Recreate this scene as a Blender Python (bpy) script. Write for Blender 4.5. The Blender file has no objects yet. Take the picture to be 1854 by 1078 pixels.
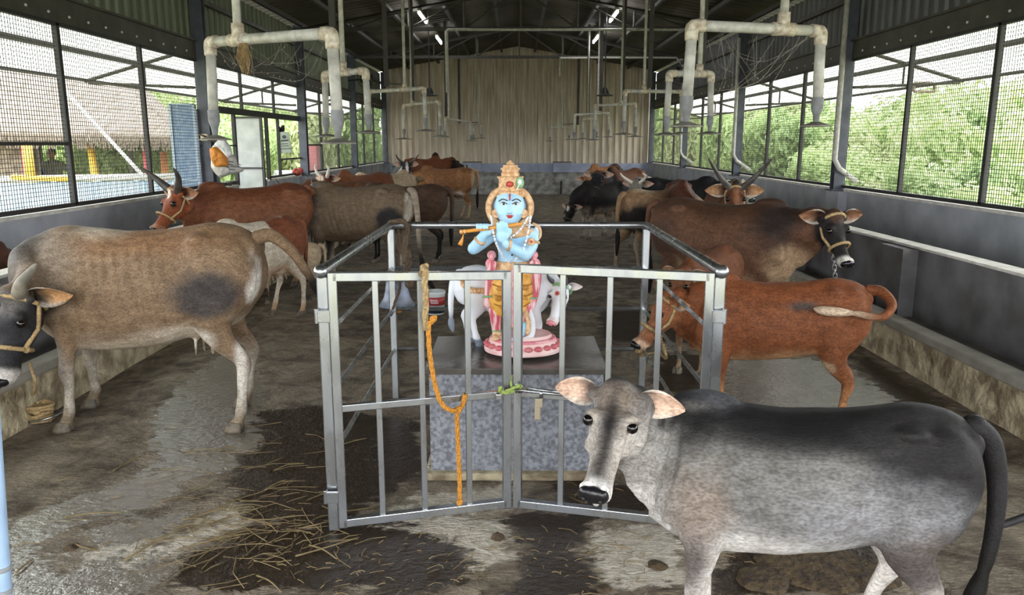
import bpy, math, random
from math import sin, cos, pi, radians, sqrt, tan, atan, atan2
from mathutils import Vector as V, Matrix, noise as MN
SC = bpy.context.scene
COL = SC.collection

# ---------------------------------------------------------------- camera
PITCH, YAW, CH, FPX = radians(11.27), radians(0.16), 1.63, 1400.0
cam_d = bpy.data.cameras.new('camera'); cam = bpy.data.objects.new('camera', cam_d); COL.objects.link(cam)
cam.location = (0, 0, CH); cam.rotation_euler = (pi/2 - PITCH, 0, YAW)
cam_d.sensor_width = 36; cam_d.lens = FPX/1854*36; cam_d.clip_end = 300; cam_d.clip_start = .05
SC.camera = cam
# ---------------------------------------------------------------- sky, exposure
W = bpy.data.worlds.new('overcast_sky'); SC.world = W; W.use_nodes = True
nt = W.node_tree; nt.nodes.clear()
wo = nt.nodes.new('ShaderNodeOutputWorld'); bg = nt.nodes.new('ShaderNodeBackground')
tc = nt.nodes.new('ShaderNodeTexCoord'); sx = nt.nodes.new('ShaderNodeSeparateXYZ')
cr = nt.nodes.new('ShaderNodeValToRGB')
cr.color_ramp.elements[0].position = .0; cr.color_ramp.elements[0].color = (.50, .52, .50, 1)
cr.color_ramp.elements[1].position = .55; cr.color_ramp.elements[1].color = (.94, .97, 1.0, 1)
e = cr.color_ramp.elements.new(.02); e.color = (.96, .975, 1.0, 1)
nt.links.new(tc.outputs['Generated'], sx.inputs[0]); nt.links.new(sx.outputs['Z'], cr.inputs[0])
nt.links.new(cr.outputs[0], bg.inputs[0]); bg.inputs[1].default_value = 1.6
nt.links.new(bg.outputs[0], wo.inputs[0])
sun_d = bpy.data.lights.new('veiled_sun', 'SUN'); sun = bpy.data.objects.new('veiled_sun', sun_d); COL.objects.link(sun)
sun_d.energy = .8; sun_d.angle = radians(40); sun.rotation_euler = (radians(8), radians(12), 0)
sun_d.color = (1, .98, .95)
vs = SC.view_settings
vs.view_transform = 'Standard'; vs.look = 'None'; vs.gamma = 1; vs.use_curve_mapping = False
vs.exposure = 2.2
SC.cycles.max_bounces = 7; SC.cycles.diffuse_bounces = 5; SC.cycles.transparent_max_bounces = 8
SC.cycles.caustics_reflective = False; SC.cycles.caustics_refractive = False

# ---------------------------------------------------------------- pixel helpers (points in the 1854x1078 frame -> places)
def ray(px, py):
    d = V(((px-927)/FPX, (539-py)/FPX, -1.0)); d.rotate(cam.rotation_euler.to_matrix()); return d
def G(px, py, h=0.0):
    d = ray(px, py); t = (h-CH)/d.z; return V((d.x*t, d.y*t, h))
def P(px, py, y):
    d = ray(px, py); t = y/d.y; return V((d.x*t, y, CH+d.z*t))

# ---------------------------------------------------------------- colours and materials
def lin(h):
    h = h.lstrip('#'); c = [int(h[i:i+2], 16)/255 for i in (0, 2, 4)]
    return tuple((x/12.92 if x <= .04045 else ((x+.055)/1.055)**2.4) for x in c)
MC = {}
def mat(name, col, rough=.6, metal=0, col2=None, scale=8, amt=.5, bump=0, bscale=40, dist=.01, trans=0, emit=0, stretch=(1, 1, 1), detail=6, rough2=None, vcol=False, sheen=0, spec=.5, contrast=.15):
    if name in MC: return MC[name]
    m = bpy.data.materials.new(name); m.use_nodes = True; n = m.node_tree; L = n.links
    b = n.nodes['Principled BSDF']; out = n.nodes['Material Output']
    if isinstance(col, str): col = lin(col)
    if isinstance(col2, str): col2 = lin(col2)
    b.inputs['Roughness'].default_value = rough; b.inputs['Metallic'].default_value = metal
    b.inputs['Specular IOR Level'].default_value = spec
    t = n.nodes.new('ShaderNodeTexCoord'); mp = n.nodes.new('ShaderNodeMapping'); mp.inputs['Scale'].default_value = stretch
    L.new(t.outputs['Object'], mp.inputs[0])
    src = None
    if vcol:
        a = n.nodes.new('ShaderNodeAttribute'); a.attribute_name = 'Col'; src = a.outputs['Color']
    else:
        r = n.nodes.new('ShaderNodeRGB'); r.outputs[0].default_value = (*col, 1); src = r.outputs[0]
    if col2 is not None or vcol:
        nz = n.nodes.new('ShaderNodeTexNoise'); nz.inputs['Scale'].default_value = scale; nz.inputs['Detail'].default_value = detail
        L.new(mp.outputs[0], nz.inputs['Vector'])
        mr = n.nodes.new('ShaderNodeMapRange'); mr.inputs['From Min'].default_value = .5-contrast; mr.inputs['From Max'].default_value = .5+contrast
        L.new(nz.outputs[0], mr.inputs['Value']); mr.inputs['To Max'].default_value = amt
        mx = n.nodes.new('ShaderNodeMix'); mx.data_type = 'RGBA'
        L.new(mr.outputs[0], mx.inputs['Factor']); L.new(src, mx.inputs['A'])
        if vcol:
            mu = n.nodes.new('ShaderNodeMix'); mu.data_type = 'RGBA'; mu.blend_type = 'MULTIPLY'; mu.inputs['Factor'].default_value = 1
            L.new(src, mu.inputs['A']); mu.inputs['B'].default_value = (*(col2 or (.6, .6, .6)), 1); L.new(mu.outputs['Result'], mx.inputs['B'])
        else: mx.inputs['B'].default_value = (*col2, 1)
        src = mx.outputs['Result']
        if vcol and name == 'cattle_coat':
            n9 = n.nodes.new('ShaderNodeTexNoise'); n9.inputs['Scale'].default_value = 170; n9.inputs['Detail'].default_value = 3; L.new(mp.outputs[0], n9.inputs['Vector'])
            r9 = n.nodes.new('ShaderNodeMapRange'); r9.inputs['From Min'].default_value = .35; r9.inputs['From Max'].default_value = .68; r9.inputs['To Min'].default_value = 1.22; r9.inputs['To Max'].default_value = .62; L.new(n9.outputs[0], r9.inputs['Value'])
            v9 = n.nodes.new('ShaderNodeVectorMath'); v9.operation = 'SCALE'; L.new(src, v9.inputs[0]); L.new(r9.outputs[0], v9.inputs['Scale']); src = v9.outputs[0]
        if rough2 is not None:
            m2 = n.nodes.new('ShaderNodeMapRange'); m2.inputs['From Max'].default_value = max(amt, .01); m2.inputs['To Min'].default_value = rough; m2.inputs['To Max'].default_value = rough2
            L.new(mr.outputs[0], m2.inputs['Value']); L.new(m2.outputs[0], b.inputs['Roughness'])
    L.new(src, b.inputs['Base Color'])
    if bump:
        nb = n.nodes.new('ShaderNodeTexNoise'); nb.inputs['Scale'].default_value = bscale; nb.inputs['Detail'].default_value = 4
        L.new(mp.outputs[0], nb.inputs['Vector'])
        bp = n.nodes.new('ShaderNodeBump'); bp.inputs['Strength'].default_value = bump; bp.inputs['Distance'].default_value = dist
        L.new(nb.outputs[0], bp.inputs['Height']); L.new(bp.outputs[0], b.inputs['Normal'])
    if sheen:
        b.inputs['Sheen Weight'].default_value = sheen; b.inputs['Sheen Roughness'].default_value = .5
    if trans:
        tr = n.nodes.new('ShaderNodeBsdfTranslucent'); L.new(src, tr.inputs[0]); ms = n.nodes.new('ShaderNodeMixShader'); ms.inputs[0].default_value = trans
        L.new(b.outputs[0], ms.inputs[1]); L.new(tr.outputs[0], ms.inputs[2]); L.new(ms.outputs[0], out.inputs[0])
    if emit:
        b.inputs['Emission Color'].default_value = (*col, 1); b.inputs['Emission Strength'].default_value = emit
    MC[name] = m; return m

# ---------------------------------------------------------------- mesh builder
class MB:
    def __init__(s): s.v = []; s.f = []
    def add(s, vs, fs):
        o = len(s.v); s.v += [tuple(p) for p in vs]; s.f += [tuple(i+o for i in f) for f in fs]; return s
    def box(s, c, d, rz=0, R=None):
        hx, hy, hz = d[0]/2, d[1]/2, d[2]/2; vs = []
        for x, y, z in ((-1,-1,-1),(1,-1,-1),(1,1,-1),(-1,1,-1),(-1,-1,1),(1,-1,1),(1,1,1),(-1,1,1)):
            p = V((x*hx, y*hy, z*hz))
            if R is not None: p = R @ p
            elif rz: p = V((p.x*cos(rz)-p.y*sin(rz), p.x*sin(rz)+p.y*cos(rz), p.z))
            vs.append(p+V(c))
        return s.add(vs, ((0,3,2,1),(4,5,6,7),(0,1,5,4),(1,2,6,5),(2,3,7,6),(3,0,4,7)))
    def bb(s, x0, x1, y0, y1, z0, z1): return s.box(((x0+x1)/2, (y0+y1)/2, (z0+z1)/2), (abs(x1-x0), abs(y1-y0), abs(z1-z0)))
    def bevbox(s, c, d, r):
        hx, hy, hz = d[0]/2, d[1]/2, d[2]/2; rings = []
        for z, k in ((-hz, r), (-hz+r, 0), (hz-r, 0), (hz, r)):
            X, Y = hx-k, hy-k; q = r*.7
            rings.append([V(c)+V(p) for p in ((X-q,-Y,z),(X,-Y+q,z),(X,Y-q,z),(X-q,Y,z),(-X+q,Y,z),(-X,Y-q,z),(-X,-Y+q,z),(-X+q,-Y,z))])
        return s.rings(rings)
    def rings(s, rings, caps=True, closed=True):
        o = len(s.v); n = len(rings[0]); 
        for r in rings: s.v += [tuple(p) for p in r]
        for i in range(len(rings)-1):
            for k in range(n if closed else n-1):
                a = o+i*n+k; b = o+i*n+(k+1) % n
                s.f.append((a, b, b+n, a+n))
        if caps and closed:
            s.f.append(tuple(o+k for k in range(n))[::-1]); e = o+(len(rings)-1)*n; s.f.append(tuple(e+k for k in range(n)))
        return s
    def tube(s, pts, r, n=8, up=None, caps=True, round_=False):
        """tube along pts; r: number, list of numbers or list of (side, up) radii"""
        pts = [V(p) for p in pts]; m = len(pts)
        if not isinstance(r, (list, tuple)): r = [r]*m
        r = [(q, q) if not isinstance(q, (list, tuple)) else q for q in r]
        T = []
        for i in range(m):
            a = pts[max(0, i-1)]; b = pts[min(m-1, i+1)]; t = (b-a); T.append(t.normalized() if t.length > 1e-9 else V((0, 0, 1)))
        u = V(up) if up else (V((0, 0, 1)) if abs(T[0].z) < .9 else V((1, 0, 0)))
        rs = []; ref = None
        for i in range(m):
            if up: sd = T[i].cross(u)
            else:
                sd = T[i].cross(u) if ref is None else (ref - T[i]*ref.dot(T[i]))
            if sd.length < 1e-6: sd = ref or V((0, 1, 0))
            sd.normalize(); ref = sd; uu = sd.cross(T[i]).normalized()
            rs.append([pts[i]+sd*r[i][0]*cos(2*pi*k/n)+uu*r[i][1]*sin(2*pi*k/n) for k in range(n)])
        if round_:
            for e, sg in ((0, -1), (-1, 1)):
                c = pts[e]; R = max(r[e]); 
                r1 = [c+(p-c)*.75+T[e]*sg*R*.55 for p in rs[e]]; r2 = [c+(p-c)*.3+T[e]*sg*R*.85 for p in rs[e]]
                if e == 0: rs = [r2, r1]+rs
                else: rs = rs+[r1, r2]
        return s.rings(rs, caps)
    def cyl(s, a, b, r, n=10): return s.tube([a, b], r, n)
    def ell(s, c, r, nu=12, nv=8, R=None):
        rs = []
        for j in range(nv+1):
            ph = -pi/2+pi*j/nv; ph = max(-pi/2+.08, min(pi/2-.08, ph)); ring = []
            for i in range(nu):
                th = 2*pi*i/nu; p = V((r[0]*cos(ph)*cos(th), r[1]*cos(ph)*sin(th), r[2]*sin(ph)))
                if R is not None: p = R @ p
                ring.append(V(c)+p)
            rs.append(ring)
        return s.rings(rs)
    def lathe(s, prof, c=(0, 0, 0), n=20, sx=1, sy=1, axis=None):
        rs = []
        R = V((0, 0, 1)).rotation_difference(V(axis)).to_matrix() if axis is not None else None
        for r_, z in prof:
            ring = []
            for k in range(n):
                p = V((r_*sx*cos(2*pi*k/n), r_*sy*sin(2*pi*k/n), z))
                if R is not None: p = R @ p
                ring.append(V(c)+p)
            rs.append(ring)
        return s.rings(rs)
    def mesh(s, name):
        me = bpy.data.meshes.new(name); me.from_pydata(s.v, [], s.f); me.update(); return me
    def build(s, name, m, parent=None, smooth=False, bevel=0, loc=None, fix=False):
        me = s.mesh(name)
        if fix:
            import bmesh
            bm = bmesh.new(); bm.from_mesh(me); bmesh.ops.recalc_face_normals(bm, faces=bm.faces); bm.to_mesh(me); bm.free()
        return link(name, me, m, parent, smooth, bevel, loc)
def link(name, me, m, parent=None, smooth=False, bevel=0, loc=None):
    o = bpy.data.objects.new(name, me); COL.objects.link(o)
    if m is not None and not me.materials: me.materials.append(m)
    if parent is not None: o.parent = parent
    if loc is not None: o.location = loc
    if smooth:
        me.polygons.foreach_set('use_smooth', [True]*len(me.polygons))
        if smooth == 'auto':
            try: me.set_sharp_from_angle(angle=radians(40))
            except Exception: pass
    if bevel:
        bv = o.modifiers.new('bevel', 'BEVEL'); bv.width = bevel; bv.segments = 2; bv.limit_method = 'ANGLE'
    return o
def thing(name, label, cat, loc=(0, 0, 0), rz=0, group=None):
    o = bpy.data.objects.new(name, None); COL.objects.link(o); o.location = loc; o.rotation_euler = (0, 0, rz); o.empty_display_size = .1
    return tag(o, label, cat, group)
def tag(o, label, cat, group=None, kind=None):
    o['label'] = label; o['category'] = cat
    if group: o['group'] = group
    if kind: o['kind'] = kind
    return o
def struct(o): o['kind'] = 'structure'; return o
def crom(pts, k=4):
    """Catmull-Rom resample of tuples of numbers"""
    out = []; n = len(pts)
    for i in range(n-1):
        p0, p1, p2, p3 = pts[max(0, i-1)], pts[i], pts[i+1], pts[min(n-1, i+2)]
        for j in range(k):
            t = j/k
            out.append(tuple(.5*((2*b)+(-a+c)*t+(2*a-5*b+4*c-d)*t*t+(-a+3*b-3*c+d)*t**3) for a, b, c, d in zip(p0, p1, p2, p3)))
    out.append(tuple(pts[-1])); return out
def sm(a, b, x):
    if a == b: return 1.0 if x >= a else 0.0
    t = max(0, min(1, (x-a)/(b-a))); return t*t*(3-2*t)
def fuse(mb, vox, it=6, fac=.5):
    """union of overlapping closed solids as one smooth surface"""
    me = mb.mesh('tmp'); import bmesh
    bm = bmesh.new(); bm.from_mesh(me); bmesh.ops.recalc_face_normals(bm, faces=bm.faces); bm.to_mesh(me); bm.free()
    o = bpy.data.objects.new('tmp', me); COL.objects.link(o)
    r = o.modifiers.new('r', 'REMESH'); r.mode = 'VOXEL'; r.voxel_size = vox; r.use_smooth_shade = True
    s_ = o.modifiers.new('s', 'SMOOTH'); s_.factor = fac; s_.iterations = it
    bpy.context.view_layer.update()
    dg = bpy.context.evaluated_depsgraph_get()
    res = bpy.data.meshes.new_from_object(o.evaluated_get(dg))
    bpy.data.objects.remove(o); bpy.data.meshes.remove(me)
    res.polygons.foreach_set('use_smooth', [True]*len(res.polygons)); return res
def setcol(me, fn):
    a = me.color_attributes.get('Col') or me.color_attributes.new('Col', 'FLOAT_COLOR', 'POINT'); arr = []
    for v in me.vertices:
        c = fn(v.co, v.normal); arr += [c[0], c[1], c[2], 1.0]
    a.data.foreach_set('color', arr)
def mixc(a, b, t): return tuple(x+(y-x)*t for x, y in zip(a, b))
# ================================================================ the shed
XL, XR, YB = -4.2, 4.45, 25.4
COLY = [.9, 5.8, 10.62, 15.5, 20.4, 25.2]
RIDGE, EAVE = 4.6, 3.86
M_conc = mat('plaster_grey', '#a9acb3', .8, col2='#868990', scale=2.5, amt=.8, bump=.25, bscale=60, dist=.004)
M_conc_d = mat('plaster_inner', '#77777a', .8, col2='#4d4b4a', scale=3, amt=.8, bump=.4, bscale=40, dist=.006)
M_cap = mat('wall_cap', '#d9d7d0', .7, col2='#a9a49a', scale=9, amt=.7, bump=.4, bscale=50)
M_rough = mat('rough_mortar', '#c2b698', .85, col2='#75664f', scale=7, amt=.9, bump=1, bscale=22, dist=.03, contrast=.12)
M_rim = mat('trough_rim', '#a19d93', .65, col2='#75716a', scale=5, amt=.7, bump=.3, bscale=50)
M_troughfl = mat('trough_floor', '#77746f', .7, col2='#56524c', scale=3, amt=.9, bump=.4, bscale=40)
M_steel_d = mat('painted_steel', '#585c66', .5, .25, col2='#3a3c42', scale=6, amt=.7)
M_frame = mat('window_frame_steel', '#3a3a3a', .55, .3, col2='#242322', scale=9, amt=.6)
M_clad_l = mat('cladding_green', '#6f7763', .55, .1, col2='#565d4b', scale=3, amt=.8, stretch=(1, 6, .6))
M_clad_r = mat('cladding_grey', '#65676a', .55, .1, col2='#4b4c4f', scale=3, amt=.8, stretch=(1, 6, .6))
M_clad_b = mat('cladding_beige', '#e6dccb', .55, .05, col2='#a38e76', scale=2.2, amt=.75, stretch=(5, 1, .5), contrast=.2)
M_roof = mat('roof_underside', '#4a443b', .7, .0, col2='#2f2b25', scale=1.2, amt=.9, bump=.5, bscale=3, dist=.05)
M_truss = mat('truss_steel', '#403d39', .7, .0, col2='#2a2825', scale=5, amt=.7)
M_blue = mat('blue_wash', '#a5aec6', .8, col2='#8a90a4', scale=3, amt=.8, bump=.2)
M_plas = mat('splashed_plaster', '#a8a8a6', .8, col2='#6d675d', scale=5, amt=.9, bump=.3, contrast=.12)
M_wire = mat('galvanised_wire', '#45443f', .6, .3)
M_awn = mat('translucent_sheet', '#e9ebe2', .6, trans=.75, col2='#c6c9bb', scale=6, amt=.6, stretch=(1, 8, 1))
M_pipe = mat('pvc_pipe', '#c9c9c2', .5, col2='#86847c', scale=16, amt=.8, contrast=.22)
M_pipe2 = mat('pvc_fitting', '#d2ccbd', .6, col2='#8d7a64', scale=30, amt=.8, contrast=.15)
M_black = mat('black_plastic', '#1e1f20', .5)
M_ss = mat('stainless_steel', '#b7babd', .22, .95, col2='#6d7074', scale=14, amt=.45, rough2=.4, stretch=(1, 1, .4))

# ---- floor with wet, dark and pale areas
def inpoly(x, y, pg):
    c = False; j = len(pg)-1
    for i in range(len(pg)):
        if (pg[i][1] > y) != (pg[j][1] > y) and x < (pg[j][0]-pg[i][0])*(y-pg[i][1])/(pg[j][1]-pg[i][1])+pg[i][0]: c = not c
        j = i
    return c
def pdist(x, y, pg):
    d = 9
    for i in range(len(pg)):
        a = pg[i-1]; b = pg[i]; dx, dy = b[0]-a[0], b[1]-a[1]; L = dx*dx+dy*dy or 1e-9
        t = max(0, min(1, ((x-a[0])*dx+(y-a[1])*dy)/L)); d = min(d, sqrt((x-a[0]-t*dx)**2+(y-a[1]-t*dy)**2))
    return -d if inpoly(x, y, pg) else d
def gp(l): return [tuple(G(a, b)[:2]) for a, b in l]
WET = [gp(l) for l in (
    [(445,632),(395,650),(330,700),(285,745),(275,800),(290,850),(215,875),(150,900),(90,930),(15,945),(5,1078),(150,1078),(60,1010),(90,960),(200,935),(300,905),(345,870),(400,850),(455,810),(470,700)],
    [(150,965),(240,945),(330,930),(300,965),(200,990)],
    [(1330,640),(1420,648),(1500,655),(1570,690),(1640,742),(1500,760),(1330,740),(1320,690)],
    [(60,1045),(200,1010),(300,1030),(250,1078),(50,1078)],)]
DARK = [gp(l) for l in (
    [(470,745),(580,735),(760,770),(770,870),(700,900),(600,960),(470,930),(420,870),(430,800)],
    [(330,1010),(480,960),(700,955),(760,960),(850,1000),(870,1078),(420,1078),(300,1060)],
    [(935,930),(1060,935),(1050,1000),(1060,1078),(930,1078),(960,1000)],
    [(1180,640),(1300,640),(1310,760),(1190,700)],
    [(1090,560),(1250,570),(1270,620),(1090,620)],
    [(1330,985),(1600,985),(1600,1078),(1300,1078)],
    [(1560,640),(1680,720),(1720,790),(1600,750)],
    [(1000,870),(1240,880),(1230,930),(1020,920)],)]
PALE = [gp(l) for l in (
    [(605,840),(670,815),(740,820),(730,850),(690,870),(640,895),(600,870)],
    [(600,880),(690,885),(660,925),(600,925)],
    [(760,890),(930,880),(920,925),(720,935),(690,925)],
    [(470,905),(560,895),(570,930),(500,945)],
    [(640,935),(910,935),(930,1000),(870,1040),(800,1000),(700,975)],
    [(1060,950),(1240,950),(1240,1060),(1070,1060)],
    [(130,1000),(330,960),(430,890),(460,950),(280,1020),(160,1050)],
    [(1190,620),(1300,690),(1300,740),(1230,690)],
    [(650,760),(770,765),(760,800),(650,790)],)]
def make_floor():
    xs = [-2.87+i*(5.74/98) for i in range(99)]; ys = [-1+i*.06 for i in range(190)]
    y = ys[-1]
    while y < YB: y += .3; ys.append(min(y, YB))
    vs = [(x, y, 0) for y in ys for x in xs]; n = len(xs)
    fs = [(j*n+i, j*n+i+1, j*n+n+i+1, j*n+n+i) for j in range(len(ys)-1) for i in range(n-1)]
    me = bpy.data.meshes.new('floor'); me.from_pydata(vs, [], fs); me.update()
    o = link('floor', me, None); arr = []
    for x, y, z in vs:
        r = []
        for S in (WET, DARK, PALE):
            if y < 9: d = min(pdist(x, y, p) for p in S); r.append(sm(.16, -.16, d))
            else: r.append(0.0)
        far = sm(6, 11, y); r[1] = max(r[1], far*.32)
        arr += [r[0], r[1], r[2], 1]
    a = me.color_attributes.new('Mask', 'FLOAT_COLOR', 'POINT'); a.data.foreach_set('color', arr)
    m = bpy.data.materials.new('muddy_concrete'); m.use_nodes = True; N = m.node_tree.nodes; L = m.node_tree.links
    b = N['Principled BSDF']; A = N.new('ShaderNodeAttribute'); A.attribute_name = 'Mask'
    S = N.new('ShaderNodeSeparateColor'); L.new(A.outputs['Color'], S.inputs[0])
    t = N.new('ShaderNodeTexCoord')
    def nz(sc, det=8, st=(1, 1, 1), rough=.6, dist=0):
        mp = N.new('ShaderNodeMapping'); mp.inputs['Scale'].default_value = st; L.new(t.outputs['Object'], mp.inputs[0])
        x = N.new('ShaderNodeTexNoise'); x.inputs['Scale'].default_value = sc; x.inputs['Detail'].default_value = det; x.inputs['Roughness'].default_value = rough
        x.inputs['Distortion'].default_value = dist
        L.new(mp.outputs[0], x.inputs['Vector']); return x.outputs[0]
    def ma(op, a_, b_, c_=None):
        x = N.new('ShaderNodeMath'); x.operation = op
        for i, q in enumerate((a_, b_, c_)):
            if q is None: continue
            if isinstance(q, (int, float)): x.inputs[i].default_value = q
            else: L.new(q, x.inputs[i])
        return x.outputs[0]
    def mr(v, a_, b_, c_=0, d_=1):
        x = N.new('ShaderNodeMapRange'); L.new(v, x.inputs[0])
        for i, q in enumerate((a_, b_, c_, d_)): x.inputs[i+1].default_value = q
        return x.outputs[0]
    def mx(f, a_, b_):
        x = N.new('ShaderNodeMix'); x.data_type = 'RGBA'; L.new(f, x.inputs['Factor'])
        for k, q in (('A', a_), ('B', b_)):
            if isinstance(q, str): x.inputs[k].default_value = (*lin(q), 1)
            else: L.new(q, x.inputs[k])
        return x.outputs['Result']
    n1 = nz(1.6, 9, (.55, 1.9, 1), .65, .6); n2 = nz(6, 8); n3 = nz(28, 5); n4 = nz(3.4, 8, (1, 1, 1), .7, 1)
    base = mx(mr(n2, .35, .65), '#8f8474', '#665b4d')
    base = mx(mr(n3, .4, .75, 0, .5), base, '#b0a48f')
    big = mx(mr(n4, .42, .62), base, mx(mr(n2, .4, .6), '#5a4f45', '#43392f'))
    n5 = nz(9, 10, (.8, 1.5, 1), .75, .4)
    dv = ma('ADD', ma('ADD', S.outputs[1], ma('MULTIPLY', ma('SUBTRACT', n1, .5), 2.0)), ma('MULTIPLY', ma('SUBTRACT', n5, .5), 1.7))
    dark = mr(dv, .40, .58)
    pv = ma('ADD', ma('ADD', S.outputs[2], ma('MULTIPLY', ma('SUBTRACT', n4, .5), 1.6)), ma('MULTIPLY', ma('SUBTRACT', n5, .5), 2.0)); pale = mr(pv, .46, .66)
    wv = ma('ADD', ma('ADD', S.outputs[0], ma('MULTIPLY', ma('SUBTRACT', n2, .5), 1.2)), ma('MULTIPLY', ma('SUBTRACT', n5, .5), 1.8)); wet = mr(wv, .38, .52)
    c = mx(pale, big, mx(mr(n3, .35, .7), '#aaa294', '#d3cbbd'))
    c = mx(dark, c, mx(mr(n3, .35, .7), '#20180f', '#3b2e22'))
    c = mx(wet, c, '#6a655c')
    L.new(c, b.inputs['Base Color'])
    r1 = ma('MULTIPLY', dark, -.38); rr = ma('ADD', ma('ADD', .72, r1), ma('MULTIPLY', wet, -.60))
    mxr = N.new('ShaderNodeMath'); mxr.operation = 'MAXIMUM'; L.new(rr, mxr.inputs[0]); mxr.inputs[1].default_value = .22
    L.new(mxr.outputs[0], b.inputs['Roughness'])
    L.new(ma('ADD', 1.45, ma('MULTIPLY', wet, 3.2)), b.inputs['IOR'])
    h = ma('ADD', ma('MULTIPLY', n3, .35), ma('MULTIPLY', nz(70, 3), .25))
    h = ma('ADD', h, ma('MULTIPLY', n2, .8)); h = ma('ADD', h, ma('MULTIPLY', nz(11, 4, (1, 2.2, 1), .5, 1.5), .5))
    bp = N.new('ShaderNodeBump'); bp.inputs['Strength'].default_value = 1.0; L.new(ma('ADD', .024, ma('MULTIPLY', wet, -.010)), bp.inputs['Distance'])
    L.new(h, bp.inputs['Height']); L.new(bp.outputs[0], b.inputs['Normal'])
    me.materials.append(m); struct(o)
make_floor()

# ---- ground outside
M_grass = mat('outside_ground', '#8f9a63', .9, col2='#a6947a', scale=.6, amt=.9, bump=.5, bscale=6, dist=.05)
g = MB(); g.add([(-60, -20, -.06), (60, -20, -.06), (60, 90, -.06), (-60, 90, -.06)], [(0, 1, 2, 3)])
struct(g.build('ground', M_grass))

# ---- corrugated sheet generator: profile runs along 'axis', sheet extends between two edge lines
def corr(mb, a0, a1, b0, b1, n, depth, nrm, th=.0):
    """a0->a1 bottom edge, b0->b1 top edge, ribs along the edge direction, offset along nrm"""
    a0, a1, b0, b1, nrm = map(V, (a0, a1, b0, b1, nrm)); A = []; B = []
    k = n*4
    for i in range(k+1):
        t = i/k; ph = i % 4; off = nrm*(depth if ph in (1, 2) else 0); tt = t
        if ph == 0: tt = t+.10/n
        if ph == 1: tt = t-.06/n
        if ph == 2: tt = t-.16/n
        tt = max(0, min(1, tt))
        A.append(a0.lerp(a1, tt)+off); B.append(b0.lerp(b1, tt)+off)
    o = len(mb.v); mb.v += [tuple(p) for p in A+B]; m = len(A)
    for i in range(m-1): mb.f.append((o+i, o+i+1, o+m+i+1, o+m+i))
    return mb

# back wall
b = MB(); b.bb(XL, XR, YB, YB+.2, 0, .72); wb = struct(b.build('wall_back', M_plas))
b = MB(); b.bb(XL, XR, YB-.02, YB+.2, .72, 1.0)
for x in (-1.35, 1.55): b.bb(x-.28, x+.28, YB-.16, YB, .72, 1.03)
b.build('blue_band', M_blue, wb)
xm = (XL+XR)/2
b = MB(); 
corr(b, (XL, YB+.1, 1.0), (xm+.02, YB+.1, 1.0), (XL, YB+.1, EAVE+.07), (xm+.02, YB+.1, RIDGE+.08), 21, .075, (0, -1, 0))
corr(b, (xm-.02, YB+.11, 1.0), (XR, YB+.11, 1.0), (xm-.02, YB+.11, RIDGE+.08), (XR, YB+.11, EAVE+.07), 21, .075, (0, -1, 0))
b.build('cladding', M_clad_b, wb)
b = MB()
for x, s_ in ((-1.35, 1), (1.55, 1)): b.bb(x-.3, x+.3, YB-.18, YB, 1.03, 1.06)
b.build('pier_cap', mat('rusty_plate', '#6b5a49', .8), wb)
# tap on the back wall
t = thing('water_tap', 'small brass water tap on a pipe stub at the foot of the back wall', 'tap', (1.52, YB-.1, 0))
MB().cyl((0, 0, .02), (0, 0, .42), .03, 8).build('pipe', M_truss, t, True); MB().tube([(0, 0, .4), (0, -.14, .42), (0, -.2, .34)], .035, 8).build('spout', M_truss, t, True)

# roof
def roofz(x): return EAVE+(RIDGE-EAVE)*(1-abs(x-xm)/((XR-XL)/2))
b = MB()
for sg in (-1, 1):
    xe = xm+sg*((XR-XL)/2+.35); ze = roofz(xe)+.04
    corr(b, (xe, -4.5, ze), (xe, YB+.3, ze), (xm+sg*-.01, -4.5, RIDGE+.04), (xm-sg*.01, YB+.3, RIDGE+.04), 114, .04, (0, 0, 1))  # roof runs on unseen behind the camera, extended to cut front light
ce = struct(b.build('ceiling', M_roof))
b = MB()
for sg in (-1, 1):
    for k in (.12, .35, .58, .8, .97):
        x = xm+sg*(XR-XL)/2*k; b.box((x, (YB-4.4)/2, roofz(x)-.03), (.06, YB+4.4, .07))
b.build('purlin', M_truss, ce)
ce2 = ce
# trusses
for i, y in enumerate(COLY[2:5]):
    nm = ['nearest visible', 'middle', 'farthest'][i]
    t = thing('roof_truss', f'{nm} dark steel roof truss spanning the shed under the roof sheets', 'roof truss', (0, y, 0), 0, 'roof trusses')
    b = MB(); b.tube([(XL+.1, 0, EAVE-.1), (xm, 0, RIDGE-.1), (XR-.1, 0, EAVE-.1)], .04, 4, up=(0, 1, 0)); b.build('top_chord', M_truss, t)
    MB().box((xm, 0, 3.78), (XR-XL-.2, .06, .07)).build('bottom_chord', M_truss, t)
    b = MB(); n = 8
    for k in range(1, n):
        x = XL+(XR-XL)*k/n; b.cyl((x, 0, 3.78), (x, 0, roofz(x)-.08), .022, 6)
        x2 = XL+(XR-XL)*(k+(1 if x < xm-.1 else -1))/n
        if abs(x-xm) > .2: b.cyl((x, 0, 3.78), (x2, 0, roofz(x2)-.1), .02, 6)
        x3 = XL+(XR-XL)*(k-(1 if x < xm-.1 else -1))/n
    b.build('web_bars', M_truss, t)
# sprayer supply pipes under the trusses
t = tag(MB().tube([(-1.3, 15.44, 2.6), (-1.3, 15.44, 3.72), (-1.27, 15.44, 3.76), (4.3, 15.44, 3.76)], .025, 8).build('water_pipe', M_pipe, None, True), 'long pale water pipe running across under the middle roof truss', 'pipe')
tag(MB().tube([(1.15, 20.34, 3.3), (1.15, 20.34, 3.76), (4.1, 20.34, 3.76), (4.3, 20.34, 3.5)], .025, 8).build('water_pipe', M_pipe, None, True), 'pale water pipe across the right half under the farthest truss', 'pipe')

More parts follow.
